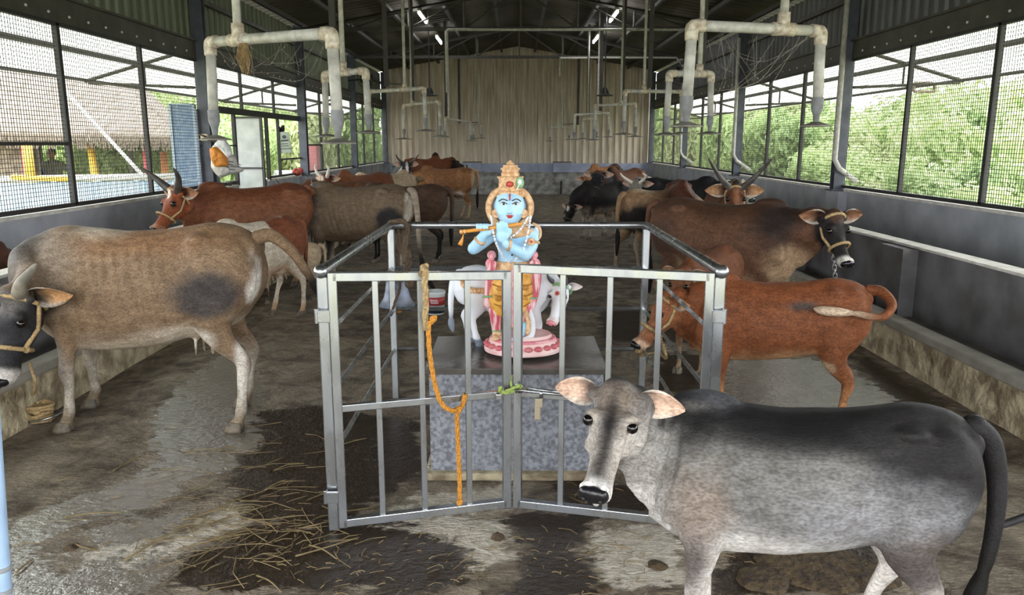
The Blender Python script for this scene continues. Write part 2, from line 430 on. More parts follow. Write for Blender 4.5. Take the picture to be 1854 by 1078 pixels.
# side walls
def side(sg, X, nm, clad):  # walls carried on behind the camera, an unseen stretch added to dim front light
    b = MB(); 
    if sg < 0:   # doorway in the left wall
        b.bb(X, X-.2, -4.4, 11.9, 0, 1.0); b.bb(X, X-.2, 13.35, YB, 0, 1.0)
    else: b.bb(X, X+.2, -4.4, YB, 0, 1.0)
    for y in COLY[1:]: b.bb(X-sg*.12, X, y-.2, y+.2, 0, 1.0)
    w = struct(b.build('wall_'+nm, M_conc))
    b = MB()
    if sg < 0: b.bb(X-.22, X+.02, -4.4, 11.9, 1.0, 1.03); b.bb(X-.22, X+.02, 13.35, YB, 1.0, 1.03)
    else: b.bb(X-.02, X+.22, -4.4, YB, 1.0, 1.03)
    b.build('sill', M_cap, w)
    b = MB(); corr(b, (X+sg*.06, -4.4, 2.95), (X+sg*.06, YB, 2.95), (X+sg*.06, -4.4, EAVE-.05), (X+sg*.06, YB, EAVE-.05), 146, .03, (-sg, 0, 0)); b.build('cladding', clad, w)
    b = MB(); b.box((X+sg*.01, (YB-4.4)/2, 2.83), (.08, YB+4.4, .22)); b.box((X-sg*.045, (YB-4.4)/2, 2.95), (.03, YB+4.4, .025))
    b.box((X+sg*.0, (YB+.6)/2, 3.5), (.06, YB-.6, .06)); b.build('girt', mat('girt_steel', '#54534c', .6, .1, col2='#3b3a35', scale=4, amt=.8), w)
    b = MB()
    for i in range(int((YB-1)/.33)): b.ell((X-sg*.035, 1+i*.33, 2.79), (.012, .016, .013), 6, 4)
    b.build('bolt_heads', mat('bolt_white', '#cfcfc8', .5), w)['kind'] = 'stuff'
    # feeding trough: kerb, floor, inner wall
    k = 2.85 if sg > 0 else 2.85
    b = MB(); prof = [(k, 0), (k+.005, .26), (k+.0, .28), (k+.02, .31), (k+.10, .315), (k+.12, .17), (k+.50, .17), (k+.5, 0)]
    n = 120; rs = []
    for j in range(n+1):
        y = -.2+(YB+.2)*j/n
        rs.append([(sg*(x+(.02*MN.noise((y*3, z*9, sg)) if z < .27 and x < k+.05 else 0)), y, z) for x, z in prof])
    b.rings(rs, True)
    tr = thing('feeding_trough', f'long low concrete feeding trough with rough kerb along the {nm} side', 'trough', (0, 0, 0))
    b.build('kerb', M_rough, tr, fix=True)
    MB().bb(sg*(k-.012), sg*(k+.125), -.2, YB, .262, .33).build('rim', M_rim, tr, bevel=.015)
    MB().bb(sg*(k+.125), sg*(k+.52), -.2, YB, .168, .19).build('trough_bed', M_troughfl, tr)
    iw = MB(); iw.bb(sg*3.37, sg*3.47, -.2, YB-2, 0, .77); 
    for j in range(10): y = 1.7+j*2.45; iw.bb(sg*3.24, sg*3.38, y-.2, y+.2, .15, .765)
    wi = tag(iw.build('manger_wall', M_conc_d), f'thin grey inner wall behind the {nm} feeding trough with a pale cap', 'low wall')
    c = MB(); n = 60; rs = []
    for j in range(n+1):
        y = -.2+(YB-1.8)*j/n; w0 = .02*MN.noise((y*2.3, 3, sg))
        rs.append([(sg*(3.34+w0), y, .77), (sg*3.49, y, .77), (sg*3.49, y, .79), (sg*(3.34+w0), y, .79)])
    c.rings(rs).build('cap', M_cap, wi, fix=True)
    # columns
    for i, y in enumerate(COLY[1:], 1):
        if y > 25.1: y = YB-.12
        if i == 1: continue
        od = ['', '', 'nearest visible', 'second', 'third', 'corner'][i]
        t = thing('steel_column', f'{od} blue-grey steel column standing on the {nm} sill wall', 'column', (X-sg*.06, y, 0), 0, 'wall columns')
        b = MB(); h = EAVE-.02; b.box((0, -.06, (1.0+h)/2), (.15, .014, h-1.0)); b.box((0, .06, (1.0+h)/2), (.15, .014, h-1.0)); b.box((0, 0, (1.0+h)/2), (.012, .12, h-1.0)); b.build('shaft', M_steel_d, t)
        MB().box((0, 0, 1.012), (.24, .24, .024)).build('base_plate', M_steel_d, t)
    # windows
    wn = 0
    for bi in range(1, 5):
        y0, y1 = COLY[bi], COLY[bi+1]
        w = bpy.data.objects.new(f'window_{(bi if sg<0 else bi+4)}', None); COL.objects.link(w); struct(w)
        n = 3; st = (y1-y0)/n; fr = MB(); z0, z1 = 1.06, 2.71
        door = sg < 0 and bi == 2
        fr.box((X, (y0+y1)/2, z1), (.05, y1-y0-.12, .045))
        if not door: fr.box((X, (y0+y1)/2, z0), (.05, y1-y0-.12, .04))
        else: fr.box((X, (y0+11.9)/2, z0), (.05, 11.9-y0-.1, .04)); fr.box((X, (13.35+y1)/2, z0), (.05, y1-13.35, .04))
        for k_ in range(1, n):
            y = y0+st*k_
            if door: fr.box((X, y, (2.1+z1)/2), (.045, .03, z1-2.1))
            else: fr.box((X, y, (z0+z1)/2), (.05, .045, z1-z0))
        if door:
            fr.box((X, (y0+y1)/2, 2.1), (.07, y1-y0-.1, .09))
            for y in (11.85, 13.4, 14.05): fr.box((X, y, (z0+2.1)/2), (.05, .06 if y < 14 else .035, 2.1-z0+ (.1 if y < 14 else 0)))
            fr.box((X, (14.05+15.5)/2, 1.35), (.03, 1.4, .03)); fr.box((X, (10.5+11.85)/2, 1.6), (.03, 1.3, .02))
        if sg < 0 and bi == 1: fr.box((X, y0+st/2, 1.63), (.03, st, .03))
        if sg < 0 and bi == 3: fr.box((X, y0+st/2, 1.6), (.03, st, .03))
        fr.build('window_frame', M_frame, w)
        for k_ in range(n):
            ya, yb = y0+st*k_+.03, y0+st*(k_+1)-.03; mb = MB(); wt = .0046 if bi < 3 else .004; cell = .037
            za = 1.06
            if door: za = 2.15
            ny = int((yb-ya)/cell); nz_ = int((z1-za)/cell)
            for i in range(ny+1):
                y = ya+i*cell+.002*MN.noise((i, k_, 0)); q = .006*MN.noise((i*.7, bi, 5))
                mb.rings([[(X-wt/2, y-wt/2+q, z), (X+wt/2, y-wt/2+q, z), (X+wt/2, y+wt/2+q, z), (X-wt/2, y+wt/2+q, z)] for z in (za, z1)], False)
            for i in range(nz_+1):
                z = za+i*cell
                mb.rings([[(X-wt/2+.004, y, z-wt/2), (X+wt/2+.004, y, z-wt/2), (X+wt/2+.004, y, z+wt/2), (X-wt/2+.004, y, z+wt/2)] for y in (ya, yb)], False)
            mb.build('wire_mesh', M_wire, w)
    # awning outside
    t = thing('awning', f'pale corrugated awning sheet sloping outward above the {nm} windows', 'awning')
    b = MB(); corr(b, (X+sg*.1, .6, 2.97), (X+sg*.1, YB, 2.97), (X+sg*1.55, .6, 2.47), (X+sg*1.55, YB, 2.47), 124, .025, (0, 0, 1)); b.build('sheet', M_awn, t)
    b = MB(); b.box((X+sg*.85, (YB+.6)/2, 2.68), (.05, YB-.6, .06)); b.box((X+sg*1.5, (YB+.6)/2, 2.455), (.04, YB-.6, .04)); b.build('purlin', M_truss, t)
    for y in COLY[1:]:
        b = MB(); b.cyl((X+sg*.05, y, 2.85), (X+sg*1.5, y, 2.44), .025, 6); b.cyl((X+sg*.05, y, 2.36), (X+sg*1.45, y, 2.42), .022, 6)
        b.cyl((X+sg*.7, y, 2.38), (X+sg*.7, y, 2.66), .015, 6)
        b.build('bracket', M_truss, t)
side(-1, XL, 'left', M_clad_l); side(1, XR, 'right', M_clad_r)

# drain pipes on the right columns
for i, y in enumerate(COLY[2:5]):
    od = ['nearest', 'middle', 'farthest'][i]
    b = MB().tube([(XR-.17, y-.12, 3.6), (XR-.17, y-.12, 1.42), (XR-.1, y-.12, 1.3), (XR+.2, y+.0, 1.12)], .035, 10)
    tag(b.build('downpipe', M_pipe, None, True), f'{od} pale downpipe on a right-hand column with a bent foot through the mesh', 'pipe', 'downpipes')
# tube lights
M_tube = mat('lit_tube', (1, 1, 1), .5, emit=14)
for x, sd in ((-1.8, 'left'), (1.95, 'right')):
    for y, nm in ((15.95, 'nearer'), (19.3, 'farther')):
        z = roofz(x)-.22
        t = thing('tube_light', f'lit fluorescent tube under the {sd} roof slope, the {nm} of two', 'light', (x, y, z), 0, 'tube lights')
        MB().cyl((0, -.6, 0), (0, .6, 0), .022, 10).build('tube', M_tube, t, True)
        MB().box((0, 0, .05), (.05, 1.26, .04)).build('batten', M_pipe, t)
        MB().cyl((0, .55, .06), (0, .55, .25), .01, 6).build('hanger', M_black, t)
# ================================================================ cattle
M_coat = mat('cattle_coat', '#808080', .62, vcol=True, scale=34, amt=.75, col2=(.55, .52, .49), bump=.5, bscale=260, dist=.005, stretch=(.4, 1, .8), sheen=.02, contrast=.16, spec=.2)
M_eye = mat('dark_eye', '#0b0806', .08)
M_nose = mat('wet_nose', '#17161a', .25, bump=.5, bscale=160, dist=.002)
M_hoof = mat('hoof_horn', '#4c4640', .6, col2='#8a7c66', scale=30, amt=.6)
M_horn = mat('grey_horn', '#55504a', .45, col2='#2a2725', scale=14, amt=.8)
M_rope = mat('rope_beige', '#b99f72', .9, col2='#7a6544', scale=90, amt=.8, bump=1, bscale=150, dist=.004)
M_roped = mat('rope_dark', '#5d4c3a', .9, col2='#3b3026', scale=90, amt=.8, bump=1, bscale=150, dist=.004)
M_chain = mat('chain_steel', '#b0b2b4', .3, .9)
rnd = random.Random(7)

class Cow:
    def __init__(s, H=1.2, at=(0, 0), rz=0, label='', group=None, name='cow', poll=(.80, 0, .98), hdir=(.8, 0, -.6), base='#8b6f55', ops=(), vox=.016, horns=None, ear=.165, eardrop=-.1,
                 feet=None, tail=None, tuft='#1d1916', hump=1, thin=.5, dewlap=1, udder=0, halter=None, muzzle='#e8e2da', nosec=None, earin='#d9b7a0', fat=1, headL=.38, wrinkle=0, hooves=True, roll=0, parent=None, coat=None, tailr=1, calf=0, z0=0, eyes=True, poll_up=None, legk=1):
        M_coat = coat or globals()['M_coat']; s.H = H; th = radians(rz)
        R = parent is None
        if R: root = thing(name, label, 'calf' if calf else 'cow', (at[0], at[1], z0), th, group)
        else: root = bpy.data.objects.new(name, None); COL.objects.link(root); root.parent = parent; root.location = (at[0], at[1], z0); root.rotation_euler = (0, 0, th)
        s.root = root
        mb = MB()
        # --- trunk
        secs = [(-.575, .885, .80, .04), (-.55, .935, .68, .105), (-.49, .972, .55, .150), (-.42, .990, .50, .175), (-.34, .997, .50, .19), (-.25, .982, .475, .185), (-.13, .965, .445, .20), (0, .957, .425, .213), (.13, .962, .415, .208), (.24, .975, .41, .185), (.33, .985, .425, .16), (.41, .965, .45, .135), (.48, .93, .50, .105), (.53, .87, .57, .06)]
        secs = crom(secs, 2); rs = []; n = 22
        for x, zt, zb, w in secs:
            if fat != 1: zb = zt-(zt-zb)*(1+(fat-1)*sm(-.5, -.1, x)*1); w *= 1+(fat-1)*.8
            zc, h = (zt+zb)/2, (zt-zb)/2; r = []
            for k in range(n):
                t = 2*pi*k/n; c_, s_ = cos(t), sin(t)
                ww = w*(1-.30*max(0, s_)**1.5) ; y = ww*abs(c_)**.85*(1 if c_ > 0 else -1)
                r.append(V((x, y, zc+h*abs(s_)**.9*(1 if s_ > 0 else -1))))
            rs.append(r)
        mb.rings(rs)
        # hips, pins, shoulders
        for sd in (-1, 1):
            hq = .6+.4*thin; mb.ell((-.33, sd*(.112+.016*thin), .925), (.060, .042, .040*hq)); mb.ell((-.535, sd*.065, .875), (.045, .032, .05))
            mb.tube([(.31, sd*.075, .87), (.36, sd*.120, .76), (.43, sd*.125, .62)], [(.05, .10), (.055, .10), (.055, .075)], 10, up=(1, 0, 0), round_=True)
            mb.ell((-.43, sd*.085, .76), (.15, .10, .19))
        if hump > .05: mb.ell((.33, 0, .975), (.12, .055, .035+.05*hump))
        if udder:
            mb.ell((-.27, 0, .47), (.12, .085, .075*udder))
            for sd in (-1, 1): mb.tube([(-.25, sd*.045, .43), (-.25, sd*.05, .36)], .014, 8, round_=True); mb.tube([(-.33, sd*.04, .43), (-.33, sd*.05, .37)], .014, 8, round_=True)
        # --- neck
        B = V((.40, 0, .78)); Pp = V(poll); f = V(hdir).normalized(); up = V(poll_up) if poll_up else V((0, 0, 1)); sd_ = up.cross(f)
        if sd_.length < .05: sd_ = V((0, 1, 0))
        sd_.normalize(); uh = f.cross(sd_).normalized()
        if roll:
            q = Matrix.Rotation(roll, 3, f); sd_ = q @ sd_; uh = q @ uh
        L = headL; nb = Pp+f*.03*1-uh*.075
        B0 = V((.30, 0, .80)); d0 = (nb-B)
        mid1 = B+V((.10, 0, .0))+d0*.22; mid1.z = B.z+d0.z*.28+.01; mid2 = nb-d0*.28-f*.02; mid2.y = nb.y*.62+B.y*.38
        pts = crom([tuple(B0)+(.12, .165), tuple(B)+(.11, .175), tuple(mid1)+(.088, .145), tuple(mid2)+(.072, .112), tuple(nb-d0.normalized()*.03)+(.066, .09), tuple(nb)+(.06, .075)], 3)
        ups = (0, 0, 1) if abs(d0.normalized().z) < .85 else (1, 0, .3)
        mb.tube([p[:3] for p in pts], [(p[3], p[4]) for p in pts], 16, up=ups, round_=True)
        s.neck = [V(p[:3]) for p in pts]
        # dewlap: thin fold from throat to brisket
        if dewlap:
            dn = []
            for i, p in enumerate(pts[2:-2]):
                q = V(p[:3]); k = i/max(1, len(pts)-5); dn.append((q.x+.01, q.y, q.z-p[4]*.9-.045*dewlap*(1-k)**.7+.012*sin(i*1.7)))
            mb.tube([(.40, 0, .50)]+[(.47, 0, .50)]+dn, [(.02, .05)]+[(.022, .06)]+[(.018, .05*dewlap*(1-.55*i/len(dn))+.02) for i in range(len(dn))], 10, up=(0, 0, 1), round_=True)
        # --- head
        hs = [(-.10, .030, .035, .05), (-.05, .055, .055, .055), (0, .066, .068, .066), (.07, .073, .085, .084), (.18, .075, .096, .100), (.28, .080, .096, .104), (.36, .074, .092, .10), (.46, .058, .080, .092), (.58, .050, .068, .078), (.70, .045, .058, .066), (.82, .045, .054, .060), (.90, .050, .056, .058), (.96, .052, .054, .053), (1.0, .046, .046, .046), (1.03, .030, .030, .044)]
        k_ = L/.38; rs = []; n = 18
        for t, w, hh, dr in hs:
            c = Pp+f*(t*L)-uh*(dr*k_+(.012 if t > .4 else 0)); r = []
            for k in range(n):
                a = 2*pi*k/n; c_, s_ = cos(a), sin(a); wt = w*(1-.14*max(0, -s_)-.12*max(0, s_)**2)
                r.append(c+sd_*(wt*k_*abs(c_)**.85*(1 if c_ > 0 else -1))+uh*(hh*k_*s_*(.93 if s_ > 0 else 1)))
            rs.append(r)
        mb.rings(rs)
        hp = lambda t, y, z: Pp+f*(t*L)+sd_*(y*k_)+uh*(z*k_)     # head coordinates: along, side, up from the forehead line
        mb.ell(hp(-.01, 0, -.035), (.062*k_, .062*k_, .05*k_))
        for e in (-1, 1):
            mb.ell(hp(.26, e*.062, -.035), (.034*k_, .024*k_, .028*k_)); mb.ell(hp(.93, e*.03, -.03), (.024*k_, .024*k_, .022*k_))
            mb.ell(hp(.46, e*.030, -.10), (.05*k_, .025*k_, .045*k_))
            mb.tube([hp(.02, e*.045, -.055), hp(.03, e*.085, -.055)], .026*k_, 8, round_=True)
        mb.ell(hp(.86, 0, -.10), (.045*k_, .04*k_, .03*k_))
        s.hp, s.f, s.uh, s.sd, s.k, s.L, s.Pp = hp, f, uh, sd_, k_, L, Pp
        # --- legs
        ft = {'fl': (0, 0), 'fr': (0, 0), 'rl': (0, 0), 'rr': (0, 0)}; ft.update(feet or {})
        hoofs = []
        for key, sy in (('fl', 1), ('fr', -1)):
            dx, dy = ft[key]; 
            P_ = [(.36, sy*.095, .66, .065, .105), (.335, sy*.105, .55, .055, .085), (.325+dx*.15, sy*.105, .46, .044, .058), (.33+dx*.45, sy*.10+dy*.4, .345, .034, .040), (.335+dx*.6, sy*.098+dy*.5, .285, .036, .037), (.325+dx*.72, sy*.096+dy*.6, .235, .026, .028), (.325+dx*.85, sy*.094+dy*.8, .15, .022, .024), (.325+dx*.97, sy*.094+dy, .092, .028, .031), (.34+dx, sy*.094+dy, .058, .026, .028), (.35+dx, sy*.094+dy, .03, .034, .04)]
            P_ = crom(P_, 2); mb.tube([p[:3] for p in P_], [(p[3]*legk, p[4]*legk) for p in P_], 12, up=(1, 0, 0), round_=True); hoofs.append((.352+dx, sy*.094+dy))
        for key, sy in (('rl', 1), ('rr', -1)):
            dx, dy = ft[key]
            P_ = [(-.42, sy*.085, .76, .09, .145), (-.375, sy*.105, .63, .078, .135), (-.36+dx*.1, sy*.11, .53, .060, .095), (-.405+dx*.3, sy*.105+dy*.2, .44, .042, .060), (-.465+dx*.5, sy*.10+dy*.4, .375, .030, .045), (-.485+dx*.6, sy*.098+dy*.5, .33, .030, .042), (-.47+dx*.75, sy*.096+dy*.7, .26, .024, .030), (-.46+dx*.87, sy*.094+dy*.85, .17, .023, .026), (-.45+dx*.97, sy*.092+dy, .098, .028, .032), (-.435+dx, sy*.092+dy, .06, .026, .028), (-.42+dx, sy*.092+dy, .03, .034, .040)]
            P_ = crom(P_, 2); mb.tube([p[:3] for p in P_], [(p[3]*legk, p[4]*legk) for p in P_], 12, up=(1, 0, 0), round_=True); hoofs.append((-.418+dx, sy*.092+dy))
        me = fuse(mb, vox, int(9*(.0125/vox)**1.2)+2, .5)
        # surface relief
        nk = s.neck; ax = [ (p) for p in nk ]
        N0 = len(me.vertices); co_ = [0.0]*(3*N0); no_ = [0.0]*(3*N0); me.vertices.foreach_get('co', co_); me.vertices.foreach_get('normal', no_); qs = []
        for i_ in range(N0):
            p = V(co_[3*i_:3*i_+3]); nrm = V(no_[3*i_:3*i_+3]); d = 0
            side = sm(.06, .14, abs(p.y))
            rib = sm(-.24, -.12, p.x)*sm(.26, .16, p.x)*sm(.50, .60, p.z)*sm(.93, .82, p.z)*side
            d += thin*.0055*rib*sin((p.x-.25*(p.z-.7))*2*pi/.052)
            fl = math.exp(-(((p.x+.22)/.07)**2+((p.z-.82)/.08)**2))*side; d -= thin*.035*fl
            fl = math.exp(-(((p.x+.44)/.05)**2+((p.z-.90)/.05)**2))*side; d -= thin*.018*fl
            if wrinkle and p.x > .36:
                q = (p-V((.42, 0, .70))); w_ = sm(.38, .44, p.x); 
                d += wrinkle*.0055*w_*sin((p.x+.25*p.z)*2*pi/.038+2.5*MN.noise(p*5))*sm(1.0, .9, p.z)*sm(.03, .06, abs(p.y))*(1 if (p-Pp).length > .14 else 0)*sm(.62, .50, p.x-.5*abs(p.y))
            d += .004*MN.noise(p*9)
            qs.append((p+nrm*d, nrm))
        s.paint(me, base, ops, muzzle, qs)
        me.vertices.foreach_set('co', [x*H for q_ in qs for x in q_[0]]); me.update()
        s.body = link('body', me, M_coat, root)
        # --- hooves
        if hooves:
            for hx, hy in hoofs:
                b = MB()
                for q in (-1, 1):
                    c = (hx, hy+q*.017)
                    b.rings([[V(((c[0]+r_*cos(a)*1.25+.012*(1-z/.05)), c[1]+.62*r_*sin(a), z))*H for a in [2*pi*k/10 for k in range(10)]] for z, r_ in ((0, .036), (.01, .036), (.045, .027), (.05, .015))])
                b.build('hoof', M_hoof, root, True)
        # --- ears
        for e in (-1, 1):
            a = (sd_*e*.95-f*.18+uh*eardrop).normalized(); nrm = (uh*.55+f*.75); nrm = (nrm-a*nrm.dot(a)).normalized(); w_ = a.cross(nrm)*1.0
            if w_.dot(f) < 0: w_ = -w_
            base_ = hp(.03, e*.072, -.055); fr = []; bk = []; N_ = 9
            for i in range(N_):
                t = i/(N_-1); wd = ear*.30*(sin(pi*min(1, (t*.93+.07))**.75)**.8)+.004; cup = ear*.18*(1-t)*1.1+.008; ctr = base_+a*(t*ear)+uh*(-.02*t*t)
                r1 = []; r2 = []
                for k in range(7):
                    u = -1+k/3; q = ctr+w_*(wd*u)-nrm*(cup*(1-u*u)); r1.append(q); r2.append(q-nrm*.006)
                fr.append(r1+r2[::-1])
            b = MB().rings([[p*H for p in r] for r in fr]); em = b.mesh('ear'); cin = lin(earin); cout = lin(base) if not s.headc else s.headc
            def ec(co, no, a=a, nrm=nrm, base_=base_): 
                inn = no.dot(nrm); q = co/H-base_; wv = abs(q.dot(w_))/(ear*.3); rim = sm(.72, .95, wv)
                al = q.dot(a)/ear; cc = mixc(tuple(x*.35 for x in cout), cin, sm(.15, .55, al+.12*MN.noise(co*60))); cc = mixc(cc, tuple(x*.6 for x in cin), .5*sm(.0, .35, MN.noise((co.x*30, co.y*90, co.z*90)))); c = mixc(cout, cc, sm(-.05, .3, inn)); 
                return mixc(c, lin('#efe8dc'), sm(.70, .95, wv)*.7*(inn > 0)+ (.0))
            import bmesh as _b; bm = _b.new(); bm.from_mesh(em); _b.ops.recalc_face_normals(bm, faces=bm.faces); bm.to_mesh(em); bm.free()
            setcol(em, ec); link('ear', em, M_coat, root, True)
        if eyes:
            for e in (-1, 1):
                c = hp(.315, e*.0735, -.040); b = MB().ell(c*H, (.0195*k_*H,)*3, 14, 10); b.build('eye', M_eye, root, True)
        if nosec is not False:
            b = MB(); R_ = Matrix((f, sd_, uh)).transposed()
            for e in (-1, 1): b.ell(hp(.985, e*.022, -.040)*H, (.024*k_*H, .028*k_*H, .033*k_*H), 12, 10, R_)
            b.ell(hp(.99, 0, -.036)*H, (.026*k_*H, .038*k_*H, .037*k_*H), 12, 10, R_)
            nm = b.mesh('nose'); link('nose', fuse_keep(b, .004*H), M_nose if not nosec else nosec, root, True)
            for e in (-1, 1):
                b = MB().ell(hp(1.047, e*.026, -.032)*H, (.007*k_*H, .007*k_*H, .010*k_*H), 8, 6, R_); b.build('nostril', M_black, root, True)
        if horns:
            for e in (-1, 1):
                pts = crom([tuple(hp(.0, e*.045, -.035))] + [tuple(hp(h[0], e*h[1], h[2])) for h in horns['p']], 4); m_ = len(pts); r0 = horns.get('r', .028)
                b = MB().tube([V(p)*H for p in pts], [H*(r0*(1-i/m_)**.8+.004) for i in range(m_)], 10, round_=True); b.build('horn', horns.get('m', M_horn), root, True)
        # --- tail
        tl = tail or [(-.56, 0, .935), (-.61, .0, .90), (-.635, .01, .78), (-.63, .02, .6), (-.62, .02, .42), (-.62, .03, .22)]
        pts = crom(tl, 5); m_ = len(pts); rr = []
        for i in range(m_):
            t = i/(m_-1); rr.append(H*tailr*((.026*(1-t)+.011 if t < .66 else .011+.019*sin(pi*min(1, (t-.66)/.34)**.8))))
        b = MB().tube([V(p)*H for p in pts], rr, 10, round_=True); em = b.mesh('tail'); n_v = len(em.vertices); ct = lin(tuft)
        P3 = [V(p)*H for p in pts]
        def tcf(co, no):
            i = min(range(m_), key=lambda j: (P3[j]-co).length_squared); t = i/(m_-1); return mixc(s.tailc, ct, sm(.5, .72, t))
        setcol(em, tcf); link('tail', em, M_coat, root, True)
        if halter: s.halter(*halter)
    def paint(s, me, base, ops, muzzle, qs):
        B = lin(base) if isinstance(base, str) else base
        O = []
        for o in ops: O.append(list(o))
        s.headc = None; s.lid = B; s.tailc = B
        Pp, f, uh, sd_, L, k_ = s.Pp, s.f, s.uh, s.sd, s.L, s.k
        mz = lin(muzzle) if muzzle else None
        def col(p, n):
            c = B; nz = MN.noise(p*7)*.30+MN.noise(p*19)*.15; q = p-Pp; hu = q.dot(f)/L; hv = q.dot(sd_)/k_; hw = q.dot(uh)/k_; R_ = q.length < L*1.25 and hu > -.25 and abs(hv) < .12 and hw > -.24
            hd = sm(-.12, .05, hu)*sm(.150, .112, sqrt(hv*hv+(hw+.09)**2)) if (R_) else 0
            for o in O:
                t = o[0]
                if t == 'e':
                    _, ce, ra, cc, soft = o[:5]; y = p.y if len(o) < 6 else abs(p.y)
                    d = sqrt(((p.x-ce[0])/ra[0])**2+((y-ce[1])/ra[1])**2+((p.z-ce[2])/ra[2])**2)+nz
                    w = sm(1+soft, 1-soft, d)*(1-hd)
                elif t == 'h':   # head as a whole
                    cc = o[1]; w = hd
                elif t == 'he':
                    _, ce, ra, cc, soft = o[:5]; d = sqrt(((hu-ce[0])/ra[0])**2+((abs(hv)-ce[1])/ra[1])**2+((hw-ce[2])/ra[2])**2)+nz*.5; w = sm(1+soft, 1-soft, d)*hd
                elif t == 'z':   # below height z0..z1 (legs)
                    _, z1, z0, cc = o; w = sm(z1, z0, p.z+nz*.08)*(1-hd)
                elif t == 'bel':  # underside
                    _, a, b_, cc = o; w = sm(a, b_, n.z+nz*.5)*sm(.62, .5, p.z)*sm(.30, .36, p.z)*(1-hd)
                elif t == 'x':
                    _, x0, x1, cc = o; w = sm(x0, x1, p.x+nz*.12)*(1-hd)
                elif t == 'top':
                    _, a, b_, cc = o; w = sm(a, b_, n.z+nz*.5)*sm(.8, .9, p.z)*(1-hd)
                if w > 0: c = mixc(c, lin(cc) if isinstance(cc, str) else cc, w)
            if mz and hd > 0:
                c = mixc(c, mz, sm(.80, .90, hu+nz*.05)*hd*(1 if True else 0))
            if hd > 0: c = mixc(c, tuple(x*.18 for x in c), .85*hd*sm(1.15, .75, sqrt(((hu-.315)/.075)**2+((hw+.042)/.026)**2))*sm(.055, .07, abs(hv)))
            j = 1+MN.noise(p*3)*.14
            return tuple(x*j for x in c)
        O = [[(lin(x) if isinstance(x, str) and x.startswith('#') else x) for x in o] for o in O]
        a_ = me.color_attributes.new('Col', 'FLOAT_COLOR', 'POINT'); a_.data.foreach_set('color', [x for q_ in qs for x in (*col(*q_), 1.0)])
        s.headc = col(s.hp(.1, .06, -.05), V((0, 0, 1))); s.lid = tuple(x*.12 for x in col(s.hp(.3, .07, -.03), V((0, 0, 1)))); s.tailc = col(V((-.55, 0, .90)), V((-1, 0, 0)))
    def halter(s, m=None, r=.008, ts=(.60, .06), strap=True):
        m = m or M_rope; H = s.H; b = MB(); k_ = s.k; rows = []
        dims = {.60: (.055, .072, .078), .06: (.078, .086, .084), .5: (.06, .08, .088)}
        def ringp(t, slant=0):
            w, hh, dr = dims[t]; out = []
            for k in range(19):
                a = 2*pi*k/18; out.append((s.hp(t+slant*sin(a), w*1.12*cos(a), -dr-.004+hh*1.17*sin(a)))*H)
            return out
        b.tube(ringp(ts[0]), r*H, 6, caps=False); b.tube(ringp(ts[1], -.04), r*H, 6, caps=False)
        if strap:
            for e in (-1, 1): b.tube([s.hp(ts[0], e*.060, -.09)*H, s.hp(.35, e*.076, -.125)*H, s.hp(ts[1], e*.086, -.10)*H], r*.9*H, 6)
        b.ell(s.hp(ts[0], .06, -.10)*H, (.016*H,)*3, 8, 6)
        o = b.build('halter', m, s.root, True); return o
    def wpt(s, p):   # local unit point -> world
        q = V(p)*s.H; r = s.root.rotation_euler.z; return V((q.x*cos(r)-q.y*sin(r), q.x*sin(r)+q.y*cos(r), q.z))+s.root.location
def fuse_keep(mb, vox):
    return fuse(mb, vox, 2, .4)
def rope(name, pts, r, m, label, cat='rope', k=5, parent=None, knots=()):
    pts = crom([tuple(p) for p in pts], k); b = MB(); 
    L_ = [0]
    for i in range(1, len(pts)): L_.append(L_[-1]+(V(pts[i])-V(pts[i-1])).length)
    # two twisted strands
    n = max(8, int(L_[-1]/(r*1.6))); n = min(n, 220)
    def at(d):
        for i in range(1, len(pts)):
            if L_[i] >= d or i == len(pts)-1: t = (d-L_[i-1])/max(1e-6, L_[i]-L_[i-1]); return V(pts[i-1]).lerp(V(pts[i]), t), (V(pts[i])-V(pts[i-1])).normalized()
    for ph in (0, 2*pi/3, 4*pi/3):
        q = []
        for i in range(n+1):
            p, t = at(L_[-1]*i/n); a = t.cross(V((.3, .9, .2))).normalized(); c = t.cross(a); an = ph+i*.75; q.append(p+(a*cos(an)+c*sin(an))*r*.5)
        b.tube(q, r*.58, 6)
    for p, s_ in knots: b.ell(p, (s_, s_*.8, s_*.9), 8, 6); b.ell(V(p)+V((s_*.5, 0, s_*.5)), (s_*.6,)*3, 8, 6)
    o = b.build(name, m, parent, True)
    return tag(o, label, cat) if parent is None else o
# ================================================================ the herd
HU = {'p': [(-.10, .10, .03), (-.16, .16, .12), (-.12, .19, .24)], 'r': .026}
HS = {'p': [(-.06, .08, .02), (-.10, .11, .07)], 'r': .022}
HL = {'p': [(-.04, .14, .0), (-.02, .20, .08), (-.05, .22, .20)], 'r': .030}
BR, BRD, BRL = '#8a5536', '#5b3320', '#a97750'
